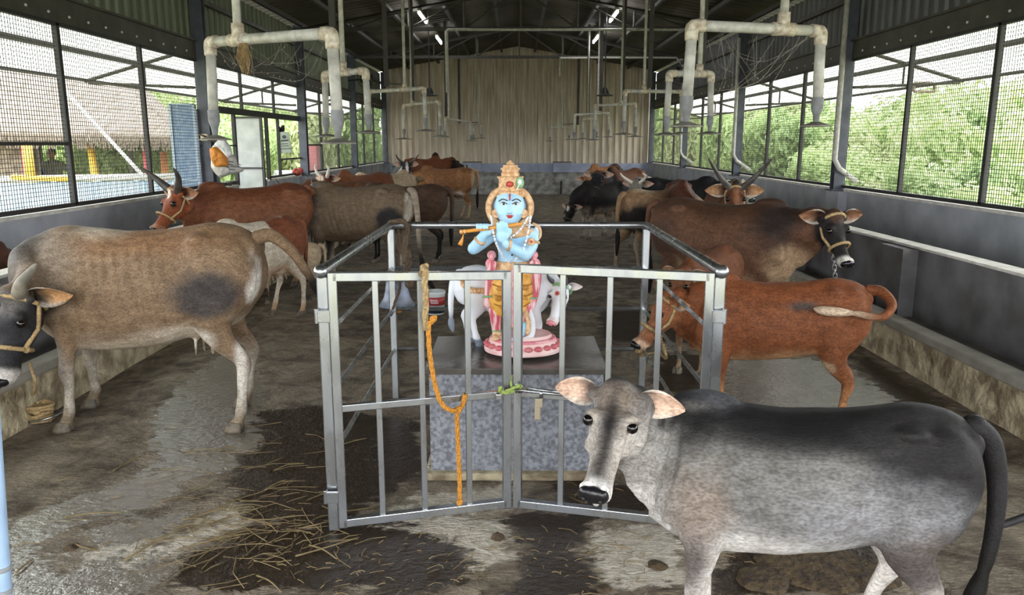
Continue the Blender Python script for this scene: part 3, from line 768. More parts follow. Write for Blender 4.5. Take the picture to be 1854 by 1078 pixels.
# -- front right calf
calf = Cow(.875, (.875, 2.24), 173, 'grey humped calf with dark back and white belly in the front right corner', base='#74726f', calf=1, vox=.0105, name='calf',
    poll=(.64, .12, 1.05), hdir=(.24, .95, -.84), headL=.385, hump=.12, thin=.10, dewlap=.9, wrinkle=1.0, ear=.165, eardrop=-.18, fat=.97, hooves=True, tail=[(-.56, 0, .925), (-.625, 0, .86), (-.655, .02, .70), (-.64, .05, .5), (-.60, .06, .3), (-.58, .06, .16)],
    tuft='#14130f', earin='#e3bfa9', roll=-.12, legk=1.12, tailr=1.15,
    feet={'fl': (.02, 0), 'fr': (-.05, 0), 'rl': (.06, 0), 'rr': (.17, 0)},
    ops=[('bel', .0, -.75, '#e2dedb'), ('e', (0, 0, .40), (.55, .5, .16), '#dedbd8', .6), ('top', .1, .75, '#1f1e1f'), ('e', (-.10, 0, .98), (.48, .30, .13), '#131213', .45), ('e', (-.45, .1, .78), (.22, .3, .28), '#3b3939', .6), ('e', (-.50, .14, .60), (.10, .12, .24), '#232122', .7), ('e', (.31, 0, 1.05), (.13, .12, .09), '#4a4b50', .5),
         ('e', (-.46, .1, .78), (.26, .4, .34), '#232122', .45), ('e', (-.36, .12, .52), (.09, .12, .10), '#7d6857', .7), ('e', (-.18, .16, .64), (.28, .2, .12), '#8f8f92', .7), ('e', (.36, .13, .62), (.10, .12, .16), '#8b7f76', .7), ('e', (.52, 0, .55), (.12, .13, .28), '#cfcbc8', .7), ('z', .50, .36, '#dcd6d0'), ('e', (.36, .12, .42), (.05, .10, .13), '#6a6260', .7), ('e', (-.40, .13, .46), (.16, .10, .13), '#5f5856', .6),
         ('h', '#6b6765'), ('he', (.05, 0, 0), (.22, .08, .1), '#776c62', .5), ('he', (.52, 0, 0), (.46, .026, .06), '#1c1818', .6), ('he', (.33, .08, -.04), (.14, .035, .05), '#aea59a', .6), ('he', (.62, .05, -.10), (.38, .05, .07), '#b5aea6', .6), ('he', (.25, .07, -.14), (.3, .06, .07), '#b8b3ae', .6)], muzzle='#ece9e6')
# -- front left tan cow
big = Cow(1.20, (-2.13, 4.36), 180, 'large tan cow with a dark thigh patch and lowered black face in the left foreground', base='#866f57', vox=.011,
    poll=(.445, .33, .715), hdir=(.10, .32, -.95), headL=.385, hump=0, thin=.55, dewlap=1, fat=1.06, ear=.19, eardrop=-.15, udder=.35, horns={'p': [(-.10, .10, .02), (-.24, .15, .03), (-.34, .19, .04)], 'r': .032, 'm': mat('pale_horn', '#8d8676', .6, col2='#4f4a40', scale=14, amt=.8)},
    tail=[(-.56, 0, .92), (-.62, -.02, .93), (-.70, -.05, .86), (-.76, -.10, .74), (-.80, -.16, .64), (-.84, -.22, .56)], tuft='#191614', earin='#c99a6a', halter=(M_rope, .011),
    feet={'fl': (.03, .02), 'fr': (.09, -.14), 'rl': (-.02, .02), 'rr': (.07, -.16)},
    ops=[('e', (-.05, .1, .93), (.38, .3, .07), '#86664a', .7), ('e', (.18, 0, 1.0), (.13, .12, .08), '#b9ac9a', .7), ('e', (.38, .08, .80), (.14, .2, .24), '#817363', .6), ('e', (.52, 0, .86), (.12, .2, .22), '#57524d', .6), ('e', (-.12, .2, .46), (.24, .14, .05), '#6f573f', .6), ('e', (-.37, .2, .68), (.17, .12, .10), '#453f3d', .45), ('e', (-.33, .2, .62), (.10, .1, .05), '#514a47', .5), ('e', (-.24, .08, .455), (.14, .14, .06), '#ddd5c8', .4), ('e', (-.30, 0, .47), (.06, .08, .05), '#e2a08a', .5), ('bel', -.3, -.9, '#c9b9a3'), ('z', .44, .22, '#b9b0a2'), ('e', (-.56, .06, .62), (.035, .09, .22), '#e6e0d6', .3), ('e', (-.49, .1, .33), (.03, .08, .17), '#d8d1c6', .4), ('z', .13, .07, '#8a7a64'), ('e', (.36, .1, .33), (.03, .2, .12), '#8b8277', .5),
         ('h', '#2b2a2d'), ('he', (.0, 0, 0), (.22, .09, .08), '#6b6763', .5), ('he', (.9, 0, .0), (.05, .06, .05), '#8e8d90', .5)], muzzle='#dcd8d2')
# -- second row, left
redc = Cow(1.21, (-2.88, 8.45), 220, 'red-brown cow with raised grey horns and a rope round its head, by the left wall', base='#80543a', vox=.014, hump=.35, thin=.3, fat=1.04,
    poll=(.70, .12, .98), hdir=(.55, .15, -.80), horns={'p': [(-.08, .12, .03), (-.16, .19, .10), (-.20, .24, .19)], 'r': .034}, ear=.18, eardrop=-.05, halter=(M_rope, .009), earin='#a87b5e',
    ops=[('top', .2, .8, '#6f4028'), ('e', (.45, .0, .85), (.12, .25, .25), '#6d4029', .6), ('bel', -.2, -.8, '#b58a68'), ('z', .4, .2, '#a88568'), ('h', '#86492c'), ('he', (.12, 0, 0), (.10, .02, .05), '#ece2d6', .3), ('he', (.36, .08, -.04), (.10, .03, .05), '#5a3423', .5)], muzzle='#a5745a')
whitec = Cow(.97, (-2.36, 7.0), 243, 'small white cow with a large red-brown flank patch, behind the tan cow', base='#d9cdb9', vox=.015, hump=.3, thin=.4, udder=.8, dewlap=.7,
    poll=(.80, 0, .85), hdir=(.6, 0, -.8), tail=[(-.56, 0, .93), (-.62, .02, .9), (-.66, .02, .75), (-.65, .02, .55), (-.64, .02, .42), (-.64, .03, .3)],
    ops=[('e', (-.40, .12, .82), (.26, .5, .22), '#7e4a30', .12), ('e', (-.22, .12, .92), (.12, .4, .12), '#7e4a30', .12), ('e', (-.56, .05, .72), (.06, .2, .2), '#8b5638', .2), ('bel', -.2, -.9, '#d9b79a'), ('z', .16, .08, '#c9a988'), ('h', '#8a5335')], feet={'fl': (.08, 0), 'rl': (0, .05), 'rr': (.1, -.05)})
lowcalf = Cow(.62, (-2.38, 8.0), 200, 'small cream calf standing under the red-brown cow, half hidden by the white cow', base='#bba78c', vox=.03, calf=1, name='calf', hump=.1, thin=.2, poll=(.74, 0, .78), hdir=(.6, 0, -.8), ops=[('z', .3, .1, '#5a4c40')], horns=None)
greyb = Cow(1.19, (-1.84, 8.95), 170, 'gaunt grey-brown cow with a black thigh patch and white throat, left of the enclosure', base='#6f5f4c', vox=.013, hump=.15, thin=1.0, dewlap=1.3, fat=.98,
    poll=(.70, -.28, .80), hdir=(.5, -.5, -.7), ear=.2, horns=HU, halter=(M_roped, .01),
    tail=[(-.56, 0, .93), (-.62, .06, .90), (-.68, .16, .70), (-.72, .26, .45), (-.80, .38, .22), (-.92, .46, .06)],
    feet={'fl': (.06, 0), 'fr': (-.04, 0), 'rl': (-.08, .02), 'rr': (.06, 0)},
    ops=[('e', (.42, .0, .85), (.12, .3, .25), '#4d4b4c', .5), ('e', (.55, 0, .78), (.14, .3, .30), '#c2bbb4', .4), ('e', (-.40, .18, .64), (.14, .2, .13), '#262324', .3), ('top', .2, .8, '#675846'), ('e', (.05, .1, .47), (.4, .3, .06), '#5b4937', .6), ('bel', -.5, -.9, '#6e5b48'), ('e', (-.56, .05, .68), (.03, .1, .25), '#cfc5b6', .4), ('z', .40, .25, '#b0a594'), ('e', (.33, 0, .40), (.07, .13, .16), '#2e2b2a', .4), ('h', '#58534f')])
fawn = Cow(1.14, (-1.50, 16.9), 176, 'lean rusty brown cow standing sideways in front of the back wall, left of centre', base='#8b623f', vox=.018, hump=.5, thin=.9, udder=1, poll=(.74, 0, .74), hdir=(.5, 0, -.85),
    ops=[('top', .3, .9, '#7a5232'), ('e', (-.28, 0, .48), (.12, .2, .09), '#d8cec0', .4), ('e', (-.56, .05, .70), (.05, .15, .25), '#b59a7a', .5), ('z', .4, .2, '#b39a7c'), ('e', (-.05, .1, .44), (.3, .3, .05), '#5e3d25', .5), ('h', '#7e5534'), ('e', (.42, .1, .7), (.2, .3, .15), '#a07048', .6)], feet={'fl': (-.03, 0), 'fr': (.08, 0), 'rl': (-.02, 0), 'rr': (.14, 0)})
hump = Cow(1.3, (-2.25, 19.8), 58, 'reddish brown cow with a dark humped shoulder, farthest back on the left', base='#6f3f24', vox=.026, hump=1.7, thin=.3, poll=(.76, -.1, .98), hdir=(.8, -.3, -.4), ops=[('e', (.31, 0, 1.08), (.12, .2, .07), '#231713', .3), ('h', '#2a1f1b'), ('z', .4, .2, '#4a3322')])
blackw = Cow(1.2, (-2.55, 17.8), 285, 'black cow with a white blaze and thin horns, beside the back-left wall', base='#242324', vox=.026, hump=.4, poll=(.72, 0, 1.03), hdir=(.6, 0, -.8), horns={'p': [(-.06, .13, .03), (-.1, .18, .10), (-.1, .2, .18)], 'r': .02}, ops=[('h', '#26252a'), ('he', (.5, 0, 0), (.5, .02, .06), '#e8e4de', .3), ('e', (.5, 0, .8), (.1, .3, .2), '#d9d4cc', .3)])
cream = Cow(1.13, (-2.25, 14.3), 62, 'cream cow seen from behind with its tail curled over the hip, among the left group', base='#b9a588', vox=.022, hump=.4, thin=.6, poll=(.74, .1, .9), hdir=(.7, .3, -.6), tail=[(-.56, 0, .93), (-.63, .03, .96), (-.66, .12, .98), (-.64, .22, .90), (-.62, .2, .80), (-.6, .08, .80)], tuft='#6d5b45', ops=[('e', (-.3, .0, .95), (.2, .3, .08), '#c9b99e', .5), ('z', .4, .2, '#a89679'), ('h', '#8e7a60')])
whorn = Cow(1.17, (-2.52, 12.9), 238, 'red-brown cow with pale upright horns in the left group by the trough', base='#75432a', vox=.022, hump=.9, thin=.3, poll=(.74, 0, .97), hdir=(.5, 0, -.85), horns={'p': [(-.08, .10, .02), (-.22, .12, .06), (-.3, .10, .1)], 'r': .024, 'm': mat('white_horn', '#d9d2c4', .5)}, ops=[('e', (.3, 0, .9), (.2, .3, .15), '#8d5a3c', .6), ('h', '#6b3c26'), ('he', (.1, 0, 0), (.1, .03, .06), '#d8c9b6', .4)])
smallb = Cow(1.08, (-2.75, 12.0), 205, 'small brown heifer at the left trough with a rope round its muzzle', base='#6b4832', vox=.024, calf=1, name='heifer', hump=.3, poll=(.70, .2, .97), hdir=(.5, .6, -.6), halter=(M_rope, .012), ops=[('h', '#84644a'), ('bel', 0, -.8, '#a08468')])
darkleg = Cow(1.1, (-1.55, 10.7), 178, 'dark cow behind the gaunt grey-brown cow, only its black legs and tail tuft showing', base='#4e3a2c', vox=.024, hump=.2, poll=(.72, 0, .70), hdir=(.5, 0, -.85), ops=[('z', .5, .35, '#1d1a19'), ('z', .07, .04, '#cfc8be')])
# left edge one
edge = Cow(.90, (-3.86, 5.40), 90, 'brown and white cow at the left edge of the view behind the tan cow', base='#5a3a2a', vox=.018, hump=.4, poll=(.66, 0, .86), hdir=(.6, .1, -.8), ops=[('e', (-.45, 0, .95), (.16, .3, .12), '#cdbfae', .25), ('bel', 0, -.8, '#d5ccc0'), ('h', '#6b4634')])
# -- right side
darkh = Cow(1.17, (1.83, 6.7), -37, 'dark brown cow with a black haltered face, against the right trough', base='#5f4230', vox=.012, hump=.12, thin=.45, dewlap=1.35, fat=1.14,
    poll=(.80, -.06, .935), hdir=(.38, -.34, -.83), headL=.36, ear=.175, eardrop=.02, halter=(M_rope, .011), earin='#8a6247',
    ops=[('top', .2, .8, '#4c3424'), ('e', (.40, 0, .86), (.15, .4, .18), '#2c211c', .6), ('e', (-.40, .0, .70), (.13, .35, .16), '#3d2c24', .6), ('bel', -.2, -.8, '#b59a7c'), ('e', (.50, 0, .56), (.16, .3, .12), '#b29678', .5), ('e', (-.34, .14, .96), (.05, .06, .05), '#a4805f', .5), ('e', (-.57, .03, .70), (.03, .1, .18), '#cbbca6', .4), ('z', .45, .3, '#7d6857'),
         ('h', '#221d1e'), ('he', (.02, 0, 0), (.14, .06, .06), '#4e3526', .5)], muzzle='#e6e2dc')
redh = Cow(.90, (1.47, 4.30), 172, 'red-brown heifer behind the grey calf, head lowered by the steel enclosure', base='#7c4a2c', vox=.0125, name='heifer', calf=1, hump=.25, thin=.15, dewlap=.8, fat=.93,
    poll=(.70, .02, .86), hdir=(.50, .20, -.84), headL=.36, ear=.165, halter=(M_rope, .012), earin='#c79a78', feet={'fl': (-.02, 0), 'fr': (.04, 0), 'rl': (.03, 0), 'rr': (-.05, -.02)},
    tail=[(-.56, 0, .92), (-.625, .04, .92), (-.66, .14, .86), (-.58, .22, .80), (-.42, .225, .82), (-.26, .225, .83), (-.2, .225, .84)], tuft='#c9b39a',
    ops=[('top', .2, .8, '#7a4628'), ('e', (.36, .12, .66), (.12, .2, .2), '#7f4b2d', .6), ('e', (-.25, .08, .44), (.10, .16, .045), '#d8c4a8', .4), ('bel', -.3, -.9, '#b98e66'), ('e', (-.14, .2, .84), (.09, .1, .03), '#4a4340', .6), ('z', .42, .25, '#a9774f'), ('e', (.335, .05, .28), (.03, .05, .18), '#cda888', .5), ('h', '#925f40'), ('he', (.7, 0, 0), (.2, .03, .08), '#a87a5a', .6)], muzzle='#d9b79c')
midc = Cow(.88, (1.42, 5.62), 238, 'low brown calf squeezed between the red-brown heifer and the dark-faced cow', base='#6e4229', vox=.02, calf=1, name='calf', hump=.1, thin=.2, poll=(.64, 0, .90), hdir=(.5, -.1, -.8), headL=.36, earin='#c79a78', horns=None, halter=(M_rope, .01), ops=[('z', .35, .2, '#a0866c'), ('h', '#7e5136')])
hornc = Cow(1.14, (2.42, 8.9), 262, 'brown cow with long curved horns looking over a dark brown back on the right', base='#64402a', vox=.016, hump=.3, poll=(.66, 0, 1.045), hdir=(.70, 0, -.70), ear=.20, eardrop=-.06, earin='#b98f68', horns={'p': [(-.02, .12, .06), (-.10, .20, .17), (-.14, .27, .30)], 'r': .03}, halter=(M_rope, .012),
    ops=[('h', '#5d3521'), ('he', (.3, 0, 0), (.3, .03, .05), '#8f6548', .6), ('top', 0, .8, '#593823')])
backb = Cow(1.16, (2.20, 10.3), 262, 'dark red cow with a pinkish patch on its back, behind the long-horned cow', base='#5a3222', vox=.022, hump=.3, thin=.2, poll=(.80, .15, .72), hdir=(.4, .2, -.9), ops=[('e', (.05, .1, .99), (.25, .12, .12), '#d9a79c', .2), ('h', '#5a3222')])
patch = Cow(1.08, (1.86, 10.1), 36, 'light brown cow with a black rump patch seen from behind, right of the enclosure', base='#95785a', vox=.016, hump=.4, thin=.7, poll=(.80, -.1, .78), hdir=(.6, -.2, -.7), feet={'rl': (-.05, .08), 'rr': (.05, -.03)},
    ops=[('e', (-.44, -.1, .66), (.18, .3, .17), '#241f1e', .3), ('e', (-.3, 0, 1.0), (.2, .2, .05), '#c3b197', .6), ('e', (.4, 0, .8), (.2, .4, .3), '#6d665e', .5), ('z', .46, .34, '#9a8d7c'), ('h', '#5f5751')])
greyw = Cow(1.1, (2.15, 12.6), 240, 'grey and white cow with thin pale horns in the right-hand group', base='#8f8b84', vox=.022, hump=.3, thin=.4, poll=(.74, .1, .96), hdir=(.4, 0, -.85), horns={'p': [(-.06, .12, .03), (-.12, .17, .11), (-.12, .16, .2)], 'r': .022, 'm': mat('white_horn', '#d9d2c4', .5)}, ops=[('e', (-.05, 0, .98), (.2, .3, .1), '#e3dfd8', .3), ('e', (-.3, 0, .9), (.15, .4, .2), '#4c4946', .4), ('h', '#7b766f')])
blackc = Cow(1.13, (2.55, 11.9), -15, 'black cow with a pale cream face in the right-hand group by the trough', base='#1b1a1c', vox=.02, hump=.3, poll=(.72, -.16, .98), hdir=(.55, -.6, -.6), ops=[('h', '#cdb393'), ('he', (.1, .05, 0), (.2, .06, .1), '#2a2526', .3), ('z', .4, .2, '#3a3230')], earin='#d8c2a6')
rustb = Cow(1.2, (1.98, 14.2), 232, 'rusty cow with a glossy black lowered head, in the right-hand group', base='#6a3f28', vox=.02, hump=.5, poll=(.76, .0, .95), hdir=(.45, .1, -.85), ops=[('e', (.48, 0, .8), (.14, .4, .3), '#201c20', .3), ('h', '#1e1d24'), ('z', .4, .2, '#c3bbb0')], halter=(M_roped, .012))
blackcalf = Cow(1.0, (1.55, 13.6), 212, 'black calf with white legs and lowered head nearest the aisle, right group', base='#252122', vox=.02, calf=1, name='calf', hump=.1, poll=(.74, 0, .60), hdir=(.40, .1, -.9), ops=[('z', .45, .35, '#b9aea2'), ('h', '#222024'), ('he', (.12, 0, 0), (.14, .03, .06), '#e9e4de', .3), ('bel', 0, -.8, '#a89a8c')], halter=(M_roped, .012))
orange = Cow(1.17, (1.98, 17.3), 232, 'orange-brown cow with dark hump and outstretched tail, farthest back on the right', base='#a06a40', vox=.022, hump=.5, poll=(.74, .12, .80), hdir=(.45, .25, -.8), tail=[(-.56, 0, .93), (-.64, -.15, .98), (-.7, -.35, .90), (-.78, -.55, .80), (-.85, -.65, .72)], ops=[('e', (-.4, 0, .9), (.2, .4, .25), '#4a3122', .4), ('h', '#a06c46')], muzzle='#e8ddd0')
def lead(c, pts, m, label, r=.008): return rope('lead_rope', [c.wpt(c.hp(.6, 0, -.17))]+pts, r, m, label)
# ================================================================ steel enclosure with double gate
fx0, fx1, fy0, fy1, fh = -.77, .825, 3.07, 4.82, 1.13
F = thing('steel_enclosure', 'stainless steel railing enclosure with a double gate round the statue plinth', 'enclosure')
for x, y in ((fx0, fy0), (fx1, fy0), (fx0, fy1), (fx1, fy1)):
    MB().bevbox((x, y, fh/2-.01), (.046 if y < 4 else .042, .046 if y < 4 else .042, fh-.02), .006).build('post', M_ss, F)
for a, b in (((fx0, fy0-.02, fh), (fx0, fy1, fh)), ((fx1, fy0-.02, fh), (fx1, fy1, fh)), ((fx0, fy1, fh), (fx1, fy1, fh))):
    MB().tube([a, b], .022, 14, round_=True).build('top_rail', M_ss, F, 'auto')
for z in (.33, .595, .86):
    for a, b in (((fx0, fy0, z), (fx0, fy1, z)), ((fx1, fy0, z), (fx1, fy1, z)), ((fx0, fy1, z), (fx1, fy1, z))):
        MB().tube([a, b], .0125, 4, up=(0, 0, 1)).build('rail', M_ss, F)
for x in (fx0, fx1):
    MB().ell((x, fy0-.035, fh), (.028,)*3, 16, 12).build('finial_ball', M_ss, F, True)
def gate(a, b, zt, zb, bal, flip):
    """leaf from hinge point a to free point b"""
    a, b = V(a), V(b); d = (b-a); L_ = d.length; R = Matrix.Rotation(atan2(d.y, d.x), 3, 'Z'); rz = atan2(d.y, d.x)
    def at(t, z): p = a.lerp(b, t); return (p.x, p.y, z)
    m = MB(); w = .036
    def bar(p, q, w_, d_): 
        m.tube([p, q], (0, 0) and .01 or [(w_/1.414, w_/1.414)]*2, 4) if 0 else None
    z0a, z0b = .045, .06
    def sq(mb, p, q, w1, w2):   # square section bar between two points
        p, q = V(p), V(q); t = (q-p).normalized(); nrm = V((-d.y, d.x, 0)).normalized(); s_ = t.cross(nrm).normalized(); rs = []
        for c in (p, q): rs.append([c+s_*w1/2*i+nrm*w2/2*j for i, j in ((-1, -1), (1, -1), (1, 1), (-1, 1))])
        mb.rings(rs)
    sq(m, at(0, z0a-.02), at(0, zt+.018), w, w); sq(m, at(1, z0b-.02), at(1, zb+.018), w, w)
    sq(m, at(0, zt), at(1, zb), w, w); sq(m, at(0, z0a), at(1, z0b), w, w)
    g_ = m.build('gate', M_ss, F, bevel=.003); g_['label'] = ('left' if not flip else 'right')+' gate leaf'
    m = MB(); sq(m, at(.0, .555), at(1, .57 if not flip else .575), .03, .03); m.build('middle_rail', M_ss, g_, bevel=.003)
    for t in bal:
        m = MB(); sq(m, at(t, z0a), at(t, zt*(1-t)+zb*t), .024, .02); m.build('baluster', M_ss, g_, bevel=.002)
    for z in ((.95, .17) if not flip else (.95,)):
        m = MB(); p = V(at(0, z)); m.box(p+V((-.035 if not flip else .035, -.022, 0)), (.05, .012, .05)); m.cyl(p+V((-.065 if not flip else .06, -.02, -.03)), p+V((-.065 if not flip else .06, -.02, .03)), .009, 10)
        m.build('hinge', M_ss, g_, bevel=.002)
    return g_
gl = gate((-.728, 3.045, 0), (-.032, 3.20, 0), 1.108, 1.088, (.235, .49, .765), False)
gr = gate((.782, 3.045, 0), (.016, 3.20, 0), 1.108, 1.118, (.25, .505, .755), True)
b = MB(); b.tube([(.0, 3.155, .60), (.27, 3.112, .585)], .007, 8); b.box((.115, 3.14, .59), (.016, .03, .03)); b.box((.02, 3.17, .60), (.03, .03, .03)); b.tube([(.05, 3.15, .61), (.19, 3.12, .60)], .006, 8)
b.build('latch_bolt', M_ss, gr, True)
b = MB(); b.box((.105, 3.145, .545), (.034, .012, .04)); b.box((.100, 3.145, .50), (.026, .010, .06)); b.build('hasp_plate', mat('worn_plate', '#a99c86', .5, .4), gr, bevel=.003)
b = MB(); b.box((-.065, 3.165, .565), (.028, .014, .026)); b.build('latch_catch', M_ss, gl, bevel=.003)
# green string round both gate stiles
M_green = mat('green_string', '#a9b765', .9, col2='#6f8a4a', scale=60, amt=.9)
rope('string', [P(907, 700, 3.15), P(905, 711, 3.16), P(925, 706, 3.155), P(942, 697, 3.15), P(940, 703, 3.16), P(918, 712, 3.15), P(906, 706, 3.16)], .008, M_green, 'green and yellow string tying the two gate leaves together', 'string')
rope('string', [P(926, 680, 3.19), P(925, 690, 3.19), P(927, 703, 3.17)], .006, M_green, 'thin green string end hanging between the gate stiles above the knot', 'string')
# ropes on the gate
M_yrope = mat('rope_orange', '#d9973a', .85, col2='#9c6520', scale=120, amt=.8, bump=1, bscale=160, dist=.004)
rope('rope', [P(784, 582, 3.02), P(776, 590, 3.02), P(778, 640, 3.03), P(786, 690, 3.03), P(797, 726, 3.04), P(810, 741, 3.04), P(824, 744, 3.06), P(836, 736, 3.10), P(843, 712, 3.12), P(838, 735, 3.10), P(828, 745, 3.09), P(829, 800, 3.11), P(832, 870, 3.12), P(832, 905, 3.12)], .0105, M_yrope, 'orange rope looped on the left gate leaf with a knotted end near the ground', 'rope', knots=[(P(784, 578, 3.02), .016), (P(829, 743, 3.08), .018), (P(832, 911, 3.12), .015)])
rope('rope', [P(764, 500, 3.08), P(766, 487, 3.06), P(771, 490, 3.02), P(769, 510, 3.02), P(771, 540, 3.02), P(770, 575, 3.02), P(772, 598, 3.02)], .013, M_rope, 'thick frayed beige rope end hanging from the top rail of the left gate leaf', 'rope', knots=[(P(768, 485, 3.06), .018)])
rope('rope', [P(697, 425, 4.80), P(706, 404, 4.79), P(732, 402, 4.78), P(737, 415, 4.77), P(733, 450, 4.77), P(741, 462, 4.76), P(731, 478, 4.77), P(743, 470, 4.75), P(734, 495, 4.78), P(741, 512, 4.79)], .018, M_roped, 'knotted brown rope hanging from the back left corner of the top rail', 'rope', knots=[(P(741, 515, 4.78), .030), (P(737, 460, 4.77), .025)])
rope('rope', [P(721, 405, 4.84), P(722, 470, 4.84), P(724, 520, 4.80), P(716, 545, 4.78), P(708, 572, 4.8)], .009, M_roped, 'thin dark cord hanging down past the grey bell', 'rope')
# bell
M_bell = mat('grey_bell', '#8d9bb2', .5, .3, col2='#6b6a6c', scale=18, amt=.8, contrast=.2)
bt = P(717, 508, 4.93); t = thing('bell', 'blue-grey flared metal bell hanging behind the back left post of the enclosure', 'bell', (bt.x, 4.95, bt.z-.17))
MB().lathe([(.003, .172), (.055, .17), (.068, .155), (.075, .10), (.088, .05), (.118, .0), (.112, .0), (.08, .06), (.003, .15)], n=28).build('shell', M_bell, t, True)
MB().tube([(0, 0, .17), (0, 0, .2), (0, -.09, .30)], .008, 8).build('hanger', M_roped, t, True)
MB().tube([(0, 0, .15), (.01, 0, -.02)], .007, 8).ell((.01, 0, -.03), (.022, .022, .022)).build('clapper', M_yrope, t, True)
# paint bucket on the floor
bp = G(789, 568); t = thing('paint_bucket', 'white, red and dark printed paint bucket standing on the floor behind the enclosure', 'bucket', (bp.x, bp.y, 0))
MB().lathe([(.078, 0), (.083, .004), (.094, .20), (.098, .205), (.100, .225), (.094, .228), (.088, .06), (.003, .05)], n=28).build('shell', mat('bucket_white', '#dfe5e8', .4), t, True)
MB().lathe([(.0845, .015), (.0895, .10), (.0885, .10), (.0835, .015)], n=28).build('dark_label', mat('bucket_dark', '#2b3140', .4), t, True)
MB().lathe([(.0897, .095), (.0945, .175), (.0935, .175), (.0887, .095)], n=28).build('red_label', mat('bucket_red', '#b03a3c', .4), t, True)
b = MB()
for i, (w, z) in enumerate(((.03, .15), (.05, .135), (.035, .12))): 
    for k in range(5): a = -pi/2+(k-2)*.16-.1+i*.05; b.box((.0945*cos(a), .0945*sin(a), z), (.012, .004, .007), a+pi/2)
b.build('label_lettering', mat('bucket_white', '#dfe5e8', .4), t)
# ---- plinth
M_gran = mat('grey_granite', '#9498a1', .5, col2='#5f6066', scale=55, amt=.9, contrast=.12, bump=.3, bscale=90, dist=.003)
M_grtop = mat('dark_granite_top', '#5c5752', .25, col2='#3c3936', scale=8, amt=.8, bump=.1)
t = thing('stone_plinth', 'square grey stone plinth with a dark polished top slab inside the enclosure', 'plinth', (.01, 3.89, 0))
MB().box((0, 0, .27), (.845, .60, .54)).build('block', M_gran, t, bevel=.008)
MB().box((0, 0, .555), (.88, .64, .03)).build('top_slab', M_grtop, t, bevel=.004)
b = MB(); b.box((0, 0, .02), (.90, .68, .04)); b.build('base_skirt', M_rough, t, bevel=.01)
# ================================================================ painted statue
SY = 3.86; U = 4.0/1400
def S(px, py, dy=0): return P(px, py, SY+dy)
ST = thing('painted_statue', 'painted statue of a crowned blue-skinned flute player with a white cow on a pink base', 'statue', (.04, SY, .57))
off = V((.04, SY, .57)); 
def sb(mb, name, m, parent=None, smooth=True, **k):
    mb.v = [tuple(V(p)-off) for p in mb.v]; return mb.build(name, m, parent or ST, smooth, **k)
def sfuse(mb, name, m, vox, parent=None, it=3):
    mb.v = [tuple(V(p)-off) for p in mb.v]; return link(name, fuse(mb, vox, it, .5), m, parent or ST, True)
kw = dict(col2=None)
m_bl = mat('paint_blue', '#9ccdec', .45, col2='#c6e4f5', scale=14, amt=.6); m_tan = mat('paint_tan', '#dfb98f', .5, col2='#a9784a', scale=45, amt=.7, bump=.8, bscale=70, dist=.004, contrast=.1)
m_yel = mat('paint_yellow', '#eab455', .5, col2='#c07f22', scale=24, amt=.7, bump=.7, bscale=38, dist=.005, contrast=.08); m_pk = mat('paint_pink', '#d67c88', .5, col2='#f0c4c6', scale=30, amt=.7)
m_wh = mat('paint_white', '#e6eaee', .5, col2='#c2c9d2', scale=14, amt=.5); m_gr = mat('paint_green', '#6f9d70', .5, col2='#a9c79a', scale=40, amt=.6); m_rd = mat('paint_red', '#b33c34', .4); m_ln = mat('paint_line', '#4b3a35', .6); m_gd = mat('paint_flute', '#dd9a3d', .45, col2='#b87420', scale=20, amt=.6)
m_bld = mat('paint_deep_blue', '#4f7fa0', .5)
def ringsS(mb, rows, n=20, dep=.62):
    rs = []
    for px, py, hw, *r in rows:
        c = S(px, py, (r[1] if len(r) > 1 else 0)); d = r[0] if r else dep
        rs.append([c+V((hw*U*cos(2*pi*k/n), hw*U*d*sin(2*pi*k/n), 0)) for k in range(n)])
    return mb.rings(rs)
# skin: torso, neck, arms and hands as one body
b = MB()
ringsS(b, [(930, 490, 28), (930, 478, 29), (929, 465, 26), (928, 452, 26), (927, 440, 30), (926, 428, 38), (926, 420, 42), (925, 412, 28), (924, 405, 13, .9, -.01), (924, 394, 11, .9, -.02)])
def SS(l): return [S(*p) for p in l]
def tl(mb, l, r, n=12): l2 = crom([tuple(S(*p))+(q,) for p, q in zip(l, r)], 3); return mb.tube([p[:3] for p in l2], [p[3]*U for p in l2], n, round_=True)
tl(b, [(890, 424, -.0), (874, 438, -.03), (858, 450, -.07)], [13, 12, 11]); tl(b, [(857, 451, -.07), (866, 439, -.09), (876, 425, -.11)], [11, 9.5, 7.5])
tl(b, [(962, 424, 0), (962, 444, -.03), (952, 461, -.08)], [13, 12, 11]); tl(b, [(952, 462, -.08), (934, 452, -.11), (915, 441, -.125)], [11.5, 10, 7.5])
b.ell(S(879, 418, -.115), (9*U, 5*U, 10*U)); b.ell(S(909, 426, -.135), (11*U, 5*U, 13*U))
for i in range(4):
    tl(b, [(867+i*6, 417, -.12), (865+i*6, 409, -.135), (864+i*6, 407, -.145), (864+i*6, 414, -.155)], [2.9, 2.7, 2.6, 2.2], 8)
    x = 901+i*5.6; h = (404, 401, 401, 404)[i]; tl(b, [(x+.5, 418, -.14), (x, 410, -.146), (x-.3, h, -.145)], [3.0, 2.7, 2.3], 8)
tl(b, [(886, 424, -.115), (892, 416, -.125), (893, 410, -.13)], [3.2, 2.9, 2.4], 8); tl(b, [(918, 430, -.135), (924, 421, -.145), (924, 415, -.15)], [3.4, 3, 2.4], 8)
